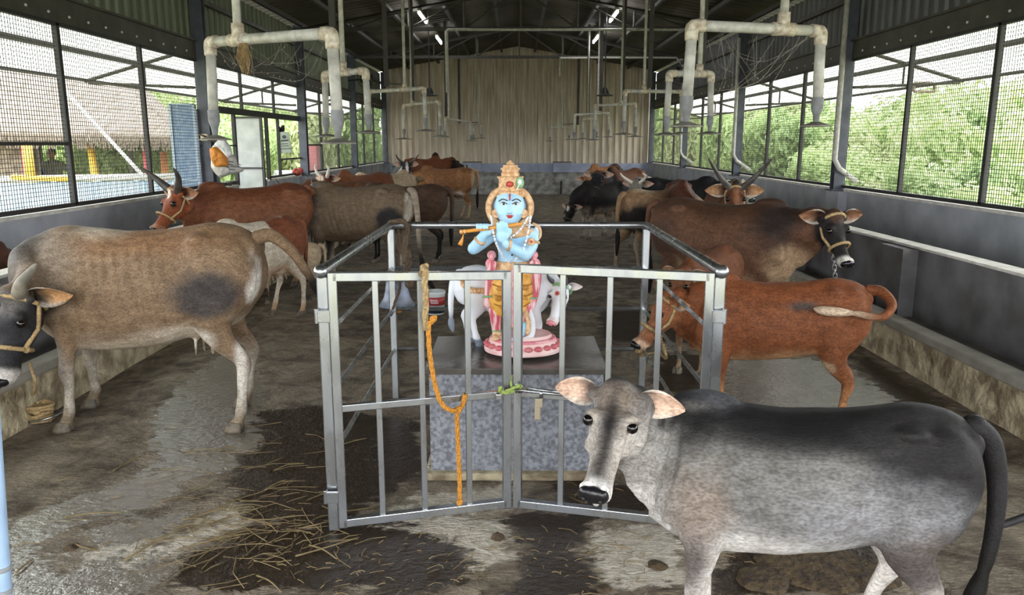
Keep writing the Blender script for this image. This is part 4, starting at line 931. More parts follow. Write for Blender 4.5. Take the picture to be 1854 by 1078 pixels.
# head
ringsS(b, [(923, 348, 16, .9, -.015), (923, 354, 22, .9, -.015), (923, 363, 25.5, .9, -.015), (923, 374, 26.5, .92, -.015), (923, 385, 25, .95, -.018), (923, 395, 20.5, 1, -.02), (923, 404, 13.5, 1.1, -.022), (923, 409, 7, 1.2, -.022)])
tl(b, [(923, 369, -.083), (923, 379, -.093), (923, 384, -.097)], [2.2, 3.0, 3.8], 8); b.ell(S(919.5, 385.5, -.086), (2.4*U, 2.4*U, 2*U)); b.ell(S(926.5, 385.5, -.086), (2.4*U, 2.4*U, 2*U))
b.ell(S(898, 373, -.01), (5*U, 4*U, 11*U)); b.ell(S(948, 373, -.01), (5*U, 4*U, 11*U))
for sx in (-1, 1): b.ell(S(923+sx*13, 386, -.055), (8*U, 8*U, 7*U))
body = sfuse(b, 'figure', m_bl, .0042, it=2)
# face paint
for sx in (-1, 1):
    q = MB().ell(S(923+sx*11.5, 369.5, -.0735), (6.2*U, 2.6*U, 2.5*U), 14, 8); sb(q, 'eye', m_wh, body)
    q = MB().ell(S(923+sx*11, 369.5, -.0790), (2.3*U, 1.6*U, 2.2*U), 10, 6); sb(q, 'pupil', m_ln, body)
    q = MB().tube(crom([tuple(S(923+sx*x, y, d)) for x, y, d in ((18, 369.5, -.070), (11.5, 366, -.0805), (4.5, 370, -.084))], 3), .0022, 6); sb(q, 'eyelid', m_ln, body)
    q = MB().tube(crom([tuple(S(923+sx*x, y, d)) for x, y, d in ((20, 365, -.062), (13, 360.5, -.077), (4, 364, -.085))], 3), .0026, 6); sb(q, 'eyebrow', m_ln, body)
q = MB().ell(S(923, 391, -.0855), (6.8*U, 2.6*U, 1.5*U), 12, 6).ell(S(923, 393.5, -.085), (4.6*U, 2.8*U, 2*U), 12, 6); sb(q, 'lips', m_rd, body)
q = MB().tube([S(923, 352, -.0745), S(923, 362, -.087)], .0042, 8, round_=True); sb(q, 'forehead_mark', m_rd, body)
q = MB().ell(S(927, 462, -.052), (1.6*U, 1.6*U, 1.6*U), 8, 6); sb(q, 'navel', m_ln, body)
# hair and crown
b = MB()
for sx in (-1, 1):
    l2 = crom([tuple(S(923+sx*x, y, .0)) for x, y in ((16, 344), (28, 352), (36, 366), (37, 382), (31, 396), (24, 404))], 4); b.tube(l2, [(6.5*U, 8*U)]*len(l2), 10, up=(0, 1, 0), round_=True)
hair = sb(b, 'hair_roll', m_tan)
b = MB()
for sx in (-1, 1): b.tube(crom([tuple(S(923+sx*x, y, -.024)) for x, y in ((24, 357), (30, 368), (30, 380), (26, 386))], 3), .0035, 6)
sb(b, 'hair_line', m_ln, hair)
c0 = S(924, 345, .0)
zc = lambda py: S(924, py).z-c0.z
prof = [(24, 357), (24.5, 352), (23, 350), (23.5, 346), (20, 344), (20.5, 340), (20, 326), (21, 322), (20, 320), (15.5, 319), (16, 313), (14, 312), (15, 309), (14.5, 304), (12.5, 302), (13, 299), (8, 298), (6, 295), (3, 292), (.5, 290)]
q = MB().lathe([(r*U, zc(py)) for r, py in prof], c0, 28, 1, .9); cr_ = sb(q, 'crown', m_tan, None, 'auto')
b = MB()
for py, r, n_ in ((355, 25, 26), (321, 21.5, 22), (306, 15.5, 16), (347, 24, 26)):
    for k in range(n_): a = 2*pi*k/n_; b.ell(c0+V((r*U*cos(a), r*U*.9*sin(a), zc(py))), (.0045,)*3, 6, 4)
sb(b, 'crown_beads', mat('paint_tan_light', '#e2bd92', .5), cr_)['kind'] = 'stuff'
q = MB().ell(S(923, 334, -.052), (6*U, 3*U, 5*U), 14, 8); sb(q, 'red_gem', m_rd, cr_)
q = MB(); q.rings([[S(923, 334, -.054)+V(((8.5+1.8*cos(2*pi*j/8))*U*cos(2*pi*i/20), 1.8*U*sin(2*pi*j/8), (7.5+1.8*cos(2*pi*j/8))*U*sin(2*pi*i/20))) for j in range(8)] for i in range(21)], False); sb(q, 'gem_setting', m_tan, cr_)
q = MB().ell(S(941, 331, -.045), (7.5*U, 2*U, 10*U), 16, 8); fe = sb(q, 'peacock_feather', m_gr, cr_)
q = MB().ell(S(941, 330, -.051), (3.5*U, 1.2*U, 4.5*U), 12, 6).tube([S(941, 332, -.052), S(935, 345, -.056)], .003, 6); sb(q, 'feather_eye', m_wh, fe)
q = MB()
for sx in (-1, 1):
    c = S(923+sx*24.5, 387, -.040); q.lathe([(.3*U, .006), (2.5*U, .008), (3*U, .003), (5.5*U, .003), (7*U, .006), (8*U, .0), (7*U, -.006), (.3*U, -.006)], c, 18, axis=(0, -1, 0))
sb(q, 'ear_disc', m_tan, None)
# collar, belt, armlets
b = MB(); ringsS(b, [(925, 430, 30, .75), (925, 424, 40, .70), (925, 417, 42, .72), (925, 409, 27, .9), (924, 403, 16, 1), (924, 400, 13, 1)]); sb(b, 'collar', m_tan)
b = MB(); ringsS(b, [(930, 496, 31, .8), (930, 490, 33, .8), (930, 482, 33, .8), (930, 475, 31, .8), (930, 472, 29, .8)]); belt = sb(b, 'belt', m_tan, None, 'auto')
b = MB()
for k in range(7): b.tube([S(908+k*7, 476, -.068+abs(k-3)*.006), S(908+k*7+(k-3)*.6, 495, -.074+abs(k-3)*.006)], .0035, 6)
b.ell(S(947, 484, -.07), (4*U, 2*U, 4*U), 8, 6); sb(b, 'belt_fringe', mat('paint_tan_light', '#e2bd92', .5), belt)
def band(c, d, r, h=.006): 
    c = S(*c); q = MB(); q.lathe([(r*U*.9, -h), (r*U*1.1, -h), (r*U*1.15, 0), (r*U*1.1, h), (r*U*.9, h)], c, 16, axis=d); return q
q = band((869, 436, -.095), V((.55, -.25, .8)), 9.8); sb(q, 'bracelet', m_tan)
q = band((921, 444, -.122), V((-1, -.3, .35)), 9); sb(q, 'bracelet', m_tan)
q = band((962, 440, -.025), V((0, .3, 1)), 13.5); sb(q, 'armlet', m_tan)
q = MB().ell(S(962, 438, -.075), (7*U, 2.5*U, 7*U), 12, 8); sb(q, 'armlet_disc', m_tan); q = MB().ell(S(962, 438, -.082), (2.5*U, 1.5*U, 2.5*U), 8, 6); sb(q, 'armlet_stone', m_rd)
q = MB().ell(S(972, 422, .01), (6*U, 4*U, 13*U), 12, 8); sb(q, 'shoulder_drape', m_wh)
q = MB().tube(crom([tuple(S(*p)) for p in ((966, 405, 0), (977, 413, 0), (978, 428, 0), (970, 437, 0))], 3), 2.4*U, 8, round_=True); sb(q, 'drape_border', m_tan)
# pearl strings
def beads(l, n, r, nm):
    l2 = crom([tuple(S(*p)) for p in l], 8); b = MB(); Lc = [0]
    for i in range(1, len(l2)): Lc.append(Lc[-1]+(V(l2[i])-V(l2[i-1])).length)
    for k in range(n):
        d = Lc[-1]*k/(n-1); i = max(j for j in range(len(Lc)) if Lc[j] <= d+1e-9); b.ell(l2[i], (r,)*3, 8, 6)
    return sb(b, nm, m_wh)
beads([(889, 392, -.05), (891, 405, -.09), (893, 420, -.15), (898, 440, -.15), (905, 455, -.13), (914, 468, -.10), (925, 475, -.085)], 30, .0058, 'pearl_garland')
beads([(961, 392, -.05), (959, 405, -.085), (955, 425, -.10), (950, 445, -.12), (942, 462, -.105), (925, 475, -.085)], 28, .0058, 'pearl_garland')
beads([(956, 394, -.06), (948, 407, -.09), (938, 420, -.11), (925, 430, -.12)], 16, .0055, 'pearl_garland')
# flute with tassel
fl = MB().tube([S(832, 420.5, -.135), S(945, 405.5, -.135)], .0092, 14, round_=False); fl = sb(fl, 'flute', m_gd, None, 'auto')
b = MB()
for t_ in (.03, .08, .5, .93): 
    c = S(832+113*t_, 420.5-15*t_, -.135); b.lathe([(.009, -.004), (.0112, -.003), (.0112, .003), (.009, .004)], c, 14, axis=(S(945, 405.5)-S(832, 420.5)).normalized())
sb(b, 'flute_rings', m_tan, fl)
q = MB().tube([S(839, 424, -.135), S(838, 430, -.135), S(836, 436, -.135), S(833, 444, -.135)], [.002, .004, .008, .012], 8); sb(q, 'tassel', m_gd, fl)
# lower garment
b = MB(); ringsS(b, [(930, 484, 28, .8), (929, 496, 33, .8), (926, 515, 37, .8), (924, 535, 39, .8), (922, 552, 38, .75), (918, 562, 30, .7)])
tl(b, [(912, 505, -.02), (903, 535, -.03), (903, 562, -.03)], [20, 20, 14]); tl(b, [(944, 505, -.02), (946, 535, -.04), (936, 565, -.05), (930, 585, -.05)], [19, 19, 16, 12]); gown = sfuse(b, 'yellow_garment', m_yel, .006, it=3)
b = MB()
for py, x0, x1, sag in ((515, 892, 922, 5), (531, 890, 921, 6), (548, 890, 924, 7), (513, 938, 966, 5), (530, 938, 967, 6), (548, 936, 960, 7)):
    xm_ = (x0+x1)/2; b.tube(crom([tuple(S(x0, py, -.062)), tuple(S(xm_, py+sag, -.095)), tuple(S(x1, py, -.075))], 5), .0035, 6)
for px, py in ((905, 522), (903, 541), (952, 521), (950, 541), (912, 556)):
    b.tube([S(px+r_*cos(a), py+r_*.9*sin(a), -.093+.0006*r_*r_*.3) for r_, a in [(1.5+i*.45, i*.85) for i in range(12)]], .0022, 5)
sb(b, 'fold_lines', mat('paint_ochre', '#a8701f', .5), gown)
q = MB().tube(crom([tuple(S(931, y, -.085-.015*(y > 510))) for y in (490, 520, 560, 590)], 3), [(5*U, 2.5*U)]*10, 10, up=(0, 1, 0), round_=True); sb(q, 'centre_fold', m_pk)
def strip(l, w, m, nm, t=.35):
    l2 = crom([tuple(S(*p)) for p in l], 4); q = MB().tube(l2, [(w*U, w*U*t)]*len(l2), 10, up=(0, 1, 0), round_=True); return sb(q, nm, m)
m_stripe = mat('pink_white_stripe', '#e7c0c2', .5, col2='#c25563', scale=60, amt=1, stretch=(1, 1, .12), contrast=.05)
strip([(893, 478, -.05), (886, 500, -.05), (884, 530, -.05), (882, 552, -.05)], 7, m_stripe, 'hanging_sash'); strip([(966, 478, -.05), (972, 500, -.05), (968, 530, -.05), (958, 560, -.06)], 8, m_stripe, 'hanging_sash')
for px in (890, 966):
    q = MB().ell(S(px, 462, -.02), (8*U, 5*U, 8*U), 14, 10).ell(S(px+(-2 if px < 900 else 3), 478, -.03), (9*U, 5*U, 10*U), 14, 10).ell(S(px, 467, -.04), (5*U, 4*U, 9*U)); sb(q, 'sash_knot', m_pk)
for px, py in ((882, 538), (962, 541)): q = MB().tube([S(px-8, py, -.075), S(px+9, py-1, -.075)], .005, 8, round_=True); sb(q, 'green_hem', m_gr)
b = MB(); tl(b, [(896, 560, -.03), (898, 580, -.03), (899, 600, -.03)], [12, 10, 8]); sb(b, 'legging', m_stripe)
b = MB(); tl(b, [(955, 548, -.05), (953, 565, -.06), (950, 582, -.07)], [10, 9, 8]); sb(b, 'legging', m_stripe)
for px, py in ((899, 599), (951, 582)): q = MB().ell(S(px, py, -.035 if px < 920 else -.07), (9.5*U, 9*U, 2.4*U), 14, 6); sb(q, 'anklet', m_gr)
b = MB(); tl(b, [(899, 603, -.03), (899, 611, -.05), (896, 613, -.09)], [8, 7, 5]); b.ell(S(897, 613, -.085), (8*U, 10*U, 3.5*U)); sb(b, 'foot', mat('paint_tan_light', '#e2bd92', .5))
b = MB(); tl(b, [(950, 586, -.07), (946, 600, -.09), (938, 611, -.11)], [8, 7.5, 5]); 
for k in range(5): b.ell(S(929+k*4.2, 614+k*.3, -.13), (2.2*U, 3.6*U, 2*U), 8, 6)
sb(b, 'foot', m_bl)
strip([(957, 560, -.07), (964, 585, -.09), (962, 608, -.10), (945, 618, -.12)], 5, m_wh, 'robe_tail'); strip([(950, 560, -.08), (957, 585, -.10), (955, 603, -.11)], 4, m_tan, 'robe_border'); strip([(944, 560, -.08), (940, 580, -.10), (932, 597, -.11)], 4, m_gr, 'green_border')
# base
bc = V((.045, SY-.005, .585))
q = MB().lathe([(.185, .0), (.198, .006), (.200, .022), (.186, .040), (.176, .052), (.165, .066), (.150, .076), (.143, .092), (.02, .094)], bc, 40, 1, .82); base_ = sb(q, 'pedestal_base', mat('paint_pink_pale', '#e3b3b3', .5, col2='#efd8d2', scale=10, amt=.8), None, 'auto')
q = MB()
for k in range(22): a = 2*pi*k/22; q.ell(bc+V((.180*cos(a), .180*.82*sin(a), .040)), (.024, .024, .014), 10, 6)
sb(q, 'lotus_petals', mat('paint_petal', '#c9626c', .5, col2='#d98f92', scale=20, amt=.7), base_)
q = MB().lathe([(.166, .062), (.172, .066), (.168, .074), (.155, .078)], bc, 40, 1, .82); sb(q, 'red_ring', m_pk, base_, 'auto')
# plain stone-coloured skirt under the base
# white cow behind the figure
m_cw = mat('paint_cow', '#dddddd', .5, vcol=True, scale=12, amt=.25, col2=(.8, .82, .86), bump=.1); n_ = m_cw.node_tree
sc = Cow(.435, (-.085, .17), 0, name='cow_figure', parent=ST, coat=m_cw, base='#dfe3e9', vox=.013, hump=.5, thin=0, dewlap=.8, fat=1.12, legk=1.6, headL=.50, ear=.17, z0=.0,
    poll=(.64, -.16, .80), hdir=(-.22, -.42, -.80), horns={'p': [(-.04, .08, .04), (-.10, .09, .09)], 'r': .034, 'm': mat('paint_horn', '#4a4c52', .5)}, tail=[(-.56, 0, .9), (-.63, -.05, .82), (-.66, -.10, .60), (-.66, -.12, .42), (-.66, -.12, .30), (-.64, -.12, .2)], tuft='#7d8796', tailr=1.4,
    ops=[('z', .10, .07, '#6f7a88'), ('h', '#e6e9ee'), ('he', (.25, 0, 0), (.06, .025, .06), '#b5402f', .2), ('he', (.45, .07, -.05), (.08, .03, .05), '#b9bfc8', .3), ('e', (0, 0, 1), (.4, .3, .12), '#c9ced6', .6)], muzzle='#e9dfdc', nosec=mat('paint_pink', '#cf6a77'), earin='#e3d5cf', feet={'fl': (.04, 0), 'fr': (.1, -.12), 'rl': (-.02, 0), 'rr': (.1, 0)}, halter=(m_gr, .016, (.06, .06), False))
q = MB().tube(crom([tuple(S(x, y, d)) for x, y, d in ((838, 498, .05), (838, 516, .08), (852, 524, .05), (873, 526, .04), (884, 524, .05))], 4), [(4*U, 2*U)]*17, 8, up=(0, 1, 0), round_=True); sb(q, 'cow_girdle', m_tan)
q = MB()
for k in range(6): q.ell(S(846+k*7, 527+k*.3, .035), (4*U, 2*U, 4.5*U), 8, 6)
sb(q, 'girdle_scallops', m_tan)
# ================================================================ hanging sprayers
def sprayer(e0, e1, stem_px, drops, pole_px, label, r, plate=.10, pole_x=None, topz=None, conduit=False):
    A, B = P(*e0), P(*e1); t = thing('hanging_sprayer', label, 'sprayer', ((A+B)/2)[:2]+(0,) if False else ((A.x+B.x)/2, (A.y+B.y)/2, 0), 0, 'hanging sprayers')
    o = V(((A.x+B.x)/2, (A.y+B.y)/2, 0)); A, B = A-o, B-o
    k = (stem_px-e0[0])/(e1[0]-e0[0]); T = A.lerp(B, k); rz = roofz(T.x+o.x)+.02
    d = (B-A).normalized()
    m = MB(); m.tube([A, B], r, 12); bar = m.build('cross_pipe', M_pipe, t, True)
    m = MB(); m.tube([T-d*r*2.4, T+d*r*2.4], r*1.25, 12); m.tube([T, T+V((0, 0, r*3))], r*1.2, 12); m.build('tee_fitting', M_pipe2, t, True)
    m = MB(); m.tube([T+V((0, 0, r*2)), T+V((0, 0, r*9)), (T.x, T.y, rz)], [r*.8, r*.75, r*.75], 10); m.build('supply_pipe', M_pipe, t, True)
    for E, s_, L_ in ((A, 1, drops[0]), (B, -1, drops[1])):
        m = MB(); m.tube(crom([tuple(E+d*s_*r*2.4), tuple(E+d*s_*r*.5+V((0, 0, -r*.1))), tuple(E+V((0, 0, -r*.6))), tuple(E+V((0, 0, -r*2.6)))], 3), r*1.22, 12); m.build('elbow', M_pipe2, t, True)
        m = MB(); m.tube([E+V((0, 0, -r*2)), E+V((s_*-.01, 0, -L_*.72))], r, 12); dp = m.build('drop_pipe', M_pipe, t, True)
        m = MB(); q = E+V((s_*-.01, 0, -L_*.72)); m.lathe([(r*1.15, .01), (r*1.15, -L_*.10), (r*.7, -L_*.17), (r*.5, -L_*.26)], q, 14); m.build('reducer', mat('reducer_grey', '#7f8388', .6, col2='#5c5a55', scale=20, amt=.7), dp, 'auto')
        z = q+V((0, 0, -L_*.28)); m = MB(); m.lathe([(.01, .022), (r*.8, .02), (plate*.6, .008), (plate, -.004), (plate*1.02, -.012), (plate*.9, -.012), (.01, -.006)], z, 20); m.build('spray_plate', M_truss if r < .02 else mat('dusty_plate', '#8d8a80', .7, col2='#55534c', scale=12, amt=.8), t, 'auto')
    if pole_px:
        px = P(pole_px, e0[1], (e0[2]+e1[2])/2+.12)-o; w = .028*max(1, r/.02)*.9
        m = MB(); m.bb(px.x-.03, px.x+.03, px.y-.03, px.y+.03, T.z+.06, rz); m.build('hanger_post', M_truss, t)
        m = MB(); m.tube([(px.x, px.y, T.z+.10), (T.x, T.y, T.z+.07)], .012, 6); m.build('clamp', M_truss, t)
    return t
sprayer((380, 76, 5.3), (601, 60, 4.55), 438, (.62, .60), None, 'large grey pipe sprayer hanging at the upper left, the nearest on the left', .033, .10)
sprayer((588, 134, 8.2), (662, 128, 8.0), 622, (.62, .60), 606, 'second hanging pipe sprayer from the left front, in front of the second column', .033, .13)
sprayer((668, 166, 12.2), (768, 160, 11.6), 734, (.62, .60), 700, 'hanging sprayer with slanting supply pipe, third back in the left row', .030, .15)
sprayer((731, 191, 14.6), (795, 184, 14.2), 746, (.60, .60), 748, 'fourth hanging sprayer back in the left row, before the beige cladding', .026, .16)
sprayer((806, 214, 18.0), (852, 222, 18.8), 812, (.42, .42), 808, 'fifth hanging sprayer back in the left row under the long water pipe', .024, .13)
sprayer((858, 228, 22.5), (871, 226, 22.0), 866, (.36, .36), 832, 'last small hanging sprayer in the left row near the back wall', .022, .12)
sprayer((1253, 46, 5.0), (1487, 56, 5.3), 1415, (.60, .60), None, 'large grey pipe sprayer hanging at the upper right, the nearest on the right', .034, .10)
sprayer((1212, 133, 8.1), (1288, 134, 8.3), 1266, (.60, .60), 1270, 'second hanging pipe sprayer from the right front with cobwebbed stem', .032, .13)
sprayer((1132, 165, 11.8), (1234, 166, 12.2), 1165, (.62, .62), 1176, 'wide hanging sprayer beside a thick dark post, third back in the right row', .028, .15)
sprayer((1078, 191, 14.2), (1151, 188, 14.4), 1124, (.60, .58), 1127, 'fourth hanging sprayer back in the right row', .026, .16)
sprayer((1041, 208, 17.0), (1102, 205, 17.2), 1082, (.52, .50), 1087, 'fifth hanging sprayer back in the right row beside a dark post', .024, .14)
sprayer((1056, 216, 18.8), (1080, 216, 19.0), 1064, (.45, .42), 1064, 'narrow hanging sprayer, sixth back in the right row', .022, .12)
sprayer((996, 231, 21.5), (1030, 230, 21.8), 1018, (.36, .34), 1046, 'farthest hanging sprayer in the right row with thin pale stem', .020, .12)
for px, sd in ((778, 'left'), (1095, 'right')):
    p = P(px, 172, 16.2); t = thing('pendant_lamp', f'small black cone pendant on a thin rod in the {sd} half of the shed', 'lamp', (p.x, p.y, p.z), 0, 'black pendants')
    MB().lathe([(.02, .16), (.05, .12), (.09, .02), (.17, .0), (.17, -.02), (.01, -.03)], n=18).build('shade', M_black, t, 'auto'); MB().cyl((0, 0, .15), (0, 0, roofz(p.x)-p.z), .014, 6).build('rod', M_black, t)
for px, y, x, sd in ((622, 19.6, -3.6, 'left'), (1222, 18.6, 3.85, 'right')):
    t = thing('wall_fan', f'black fan on a bracket high by the {sd} wall behind the second sprayer', 'fan', (x, y, 3.2))
    m = MB()
    for r in (.08, .16, .24): m.rings([[V((r*cos(a)+0, .0+.008*sin(q), r*sin(a)))+V((.008*cos(q)*cos(a), 0, .008*cos(q)*sin(a))) for q in (0, 2.1, 4.2)] for a in [2*pi*i/24 for i in range(25)]], False)
    m.build('guard', M_black, t)
    for k in range(4):
        a = k*pi/2+.4; MB().tube([(.03*cos(a), .05, .03*sin(a)), (.12*cos(a), .06, .12*sin(a)), (.2*cos(a), .05, .2*sin(a))], [(.02, .006), (.05, .006), (.03, .006)], 8, up=(0, 1, 0)).build('blade', M_black, t, True)
    m = MB(); m.cyl((0, 0, 0), (0, .16, 0), .06, 12); m.build('motor', M_pipe, t, True); MB().cyl((0, .12, 0), ((-.5 if x < 0 else .5), .16, -.05), .02, 6).build('bracket', M_black, t)
# cobweb and straw tufts on the near sprayers
rr = random.Random(3); m = MB()
for i in range(70):
    p = P(440+rr.uniform(-7, 7), 78, 5.0); L_ = rr.uniform(.06, .2); m.tube([p, p+V((rr.uniform(-.03, .03), rr.uniform(-.02, .02), -L_*.6)), p+V((rr.uniform(-.02, .02), 0, -L_))], .0013, 3)
tag(m.build('straw_tuft', mat('dry_straw', '#b49a6e', .9, col2='#7d6746', scale=30, amt=.8)), 'tuft of dry straw dangling from the tee of the upper left sprayer', 'straw', kind='stuff')
m = MB()
for i in range(20):
    a = P(rr.uniform(1262, 1480), rr.uniform(60, 75), 5.1); b_ = P(rr.uniform(1262, 1400), rr.uniform(90, 200), 5.15); mid = (a+b_)/2+V((rr.uniform(-.1, .1), 0, -rr.uniform(.02, .12))); m.tube(crom([tuple(a), tuple(mid), tuple(b_)], 4), .0011, 3)
for i in range(16):
    a = P(rr.uniform(380, 600), rr.uniform(76, 84), 5.0); b_ = P(rr.uniform(400, 560), rr.uniform(95, 170), 5.05); mid = (a+b_)/2+V((rr.uniform(-.1, .1), 0, -rr.uniform(.02, .12))); m.tube(crom([tuple(a), tuple(mid), tuple(b_)], 4), .0009, 3)
tag(m.build('cobwebs', mat('cobweb', '#8d8a7e', .9)), 'dusty cobweb strands hanging between the near sprayers', 'cobweb', kind='stuff')

# ================================================================ left doorway and things by it
M_dblue = mat('door_blue', '#4f6e96', .6, col2='#8296ac', scale=14, amt=.8, contrast=.15); M_dgrey = mat('door_grey', '#b0b4b2', .6, col2='#8b8f8d', scale=5, amt=.7); M_dframe = mat('door_frame_blue', '#9db2c8', .6)
d1 = thing('door_1', '', '', (XL-.12, 10.75, 1.02)); del d1['label'], d1['category']; struct(d1)
m = MB(); m.box((-.17, 0, .56), (.32, .03, 1.12)); m.build('panel', M_dblue, d1)
m = MB(); m.box((-.33, -.01, .56), (.03, .05, 1.14)); m.box((-.01, -.01, .56), (.03, .05, 1.14)); m.box((-.17, -.01, .12), (.32, .05, .02)); m.box((-.17, -.01, 1.13), (.32, .05, .02)); m.build('frame', M_dframe, d1)
d2 = bpy.data.objects.new('door_2', None); COL.objects.link(d2); struct(d2); d2.location = (XL-.05, 13.32, .1)
m = MB(); m.box((-.24, 0, .98), (.46, .03, 1.96)); m.build('panel', M_dgrey, d2)
m = MB(); m.box((-.47, -.01, .98), (.035, .05, 1.98)); m.build('blue_edge', M_dframe, d2)
m = MB(); m.box((-.01, -.01, .98), (.04, .05, 1.98)); m.box((-.24, -.01, 1.12), (.46, .05, .03)); m.box((-.24, -.01, 1.96), (.46, .05, .03)); m.build('frame', M_frame, d2)
# grey sheet fixed beside the doorway, behind the bags
M_sheet = mat('grey_sheet', '#646c7b', .6, col2='#8893a8', scale=5, amt=.7)
tag(MB().bb(XL-.03, XL-.0, 10.5, 11.15, 1.04, 2.08).build('metal_sheet', M_sheet), 'dark grey-blue metal sheet fixed on the sill beside the nearest left column', 'sheet')
tag(MB().bevbox((XL+.07, 10.62-.095, 1.71), (.09, .06, .09), .008).build('switch_box', mat('old_cream', '#cfc7ac', .6)), 'small cream switch box on the nearest left column', 'switch box')
def sack(name, pts, th, m, label, wr=.012, y=None, sub=16):
    """draped bag: outline polygon of pixels at depth, swollen"""
    n = len(pts); c = V((0, 0, 0)); ps = [P(a, b_, y) for a, b_ in pts]
    for p in ps: c += p
    c /= n; mb = MB(); rings = []
    out = []
    for i in range(n):
        for k in range(3): out.append(ps[i].lerp(ps[(i+1) % n], k/3))
    for s_, d in ((1, 0), (.93, -.6), (.7, -.95), (.4, -1), (.12, -1.0)):
        rings.append([c+(p-c)*s_+V((0, d*th+wr*MN.noise(p*14+V((s_*4, 0, 0)))*3*(s_ < 1), wr*.5*MN.noise(p*9))) for p in out])
    back = [[c+(p-c)*s_+V((0, d*th, 0)) for p in out] for s_, d in ((.12, .5), (.5, .5), (.9, .3))]
    mb.rings(back+rings); o = mb.build(name, m, None, True, fix=True)
    sb_ = o.modifiers.new('sub', 'SUBSURF'); sb_.levels = sb_.render_levels = 1
    return tag(o, label, 'bag')
M_bagw = mat('white_sack', '#e6e6e2', .55, col2='#b9bec6', scale=14, amt=.7, bump=1, bscale=14, dist=.03); M_bago = mat('orange_sack', '#d98f35', .6, col2='#b36f22', scale=8, amt=.7, bump=1, bscale=12, dist=.03); M_bagp = mat('paper_sack', '#d9d4c8', .65, col2='#a3a3a1', scale=10, amt=.8, bump=1, bscale=16, dist=.03)
y = 9.95
s1 = sack('printed_sack', [(384, 262), (398, 258), (428, 285), (432, 300), (444, 307), (440, 312), (412, 318), (400, 323), (390, 315), (382, 300)], .10, M_bagp, 'printed white sack hanging from the nearest left column below an orange bag', y=y)
m = MB()
for i, (x, y_, w) in enumerate(((418, 293, 9), (416, 298, 12), (425, 302, 14), (420, 307, 12), (433, 298, 6), (412, 303, 5))): m.box(P(x, y_, y-.12), (w/140*1.0, .004, .012), 0, Matrix.Rotation(.12, 3, 'Y'))
m.build('print_lines', mat('print_ink', '#4b4d57', .6), s1); MB().tube([P(398, 262, y), (XL+.16, 10.1, 1.75), (XL+.10, 10.53, 1.72)], .008, 6).build('hanging_cord', M_roped, s1, True)
sack('orange_bag', [(380, 268), (390, 265), (400, 270), (412, 283), (415, 302), (400, 303), (390, 303), (384, 290)], .09, M_bago, 'orange plastic bag hanging on the nearest left column', y=y-.1)
sack('white_bag', [(388, 261), (398, 250), (408, 252), (418, 266), (422, 280), (415, 288), (405, 278), (395, 266)], .07, M_bagw, 'crumpled white plastic bag above the orange bag on the left column', y=y-.2)
# hanging square tote on the mesh
t = thing('hanging_tote', 'pale green printed cloth bag hanging in the left window past the doorway', 'bag', P(515, 254, 14.1))
def L3(px, py, dy=0): return P(px, py, 14.1+dy)-P(515, 254, 14.1)
m = MB(); q = [(505, 239), (523, 239), (529, 277), (506, 278)]; m.rings([[L3(*p) for p in q], [L3(*p, dy=-.05) for p in q]]); m.build('cloth', mat('tote_cloth', '#b9c4b4', .8, col2='#9aa797', scale=12, amt=.6), t, fix=True, bevel=.01)
m = MB()
for a, b_ in (((509, 255), (522, 254)), ((509, 261), (521, 260)), ((510, 265), (522, 264)), ((506, 270), (527, 269))): m.tube([L3(*a, dy=-.055), L3(*b_, dy=-.055)], .011 if a[1] == 255 else .005, 4)
m.ell(L3(514, 248, -.055), (.035, .008, .03), 10, 6); m.build('print', mat('print_ink', '#4b4d57', .6), t)
m = MB(); rr2 = random.Random(5)
for i in range(14): m.tube([L3(508, 239), L3(508+rr2.uniform(-4, 8), 232+rr2.uniform(-6, 3)), L3(514, 239)], .012, 5)
m.build('dark_strap', M_black, t)
tag(MB().ell(P(538, 312, 15.0), (.10, .08, .07), 10, 8).ell(P(543, 309, 15.0), (.07, .06, .06), 8, 6).tube([P(530, 313, 14.95), P(536, 306, 14.95)], .03, 6).build('rag', mat('red_rag', '#a8493c', .8, col2='#7a3329', scale=12, amt=.8)), 'crumpled red-orange rag lying on the left sill at a column foot', 'rag')
# clutter on the sills
M_cl = mat('clutter_dark', '#4b4740', .7); m = MB(); rr3 = random.Random(9)
for i in range(16): p = P(rr3.uniform(375, 445), 331, 10.9); m.box((XL+.02+rr3.uniform(-.05, .05), 10.75+i*.07, 1.055), (.06, .07, .04+.03*rr3.random()), rr3.random())
tag(m.build('debris', M_cl), 'row of small dusty scraps lying on the left sill near the bags', 'debris', kind='stuff')

# ================================================================ foreground odds and ends
t = thing('blue_pole', 'pale blue painted pole with tied straps standing at the lower left edge', 'pole')
a = P(-26, 700, 1.62); b_ = P(0, 1078, 1.55); a0 = a+(a-b_)*.8; b0 = b_+(b_-a)*.25; b0.z = max(.0, b0.z)
k = b_.z/(a.z-b_.z); b0 = b_+(b_-a)*k; 
MB().cyl(a0, b0, .024, 16).build('shaft', mat('pole_blue', '#a3bfdd', .5, col2='#8197b3', scale=9, amt=.6, bump=.2), t, True)
m = MB()
for f_ in (.86, .97, 1.07, 1.16): 
    c = a+(b_-a)*f_; m.lathe([(.0245, -.006), (.027, -.004), (.027, .004), (.0245, .006)], c, 16, axis=V((.25, 0, 1)))
m.build('strap', mat('strap_grey', '#8f9296', .7), t, True)
M_dk = mat('rubber_black', '#2b2b2d', .6, bump=.3)
tag(MB().tube(crom([tuple(P(1797, 955, 2.62)), tuple(P(1830, 946, 2.60)), tuple(P(1870, 932, 2.58)), tuple(P(1960, 905, 2.6))], 4), .014, 10, round_=True).build('hose', M_dk, None, True), 'dark rubber hose reaching in at the right edge behind the grey calf', 'hose')
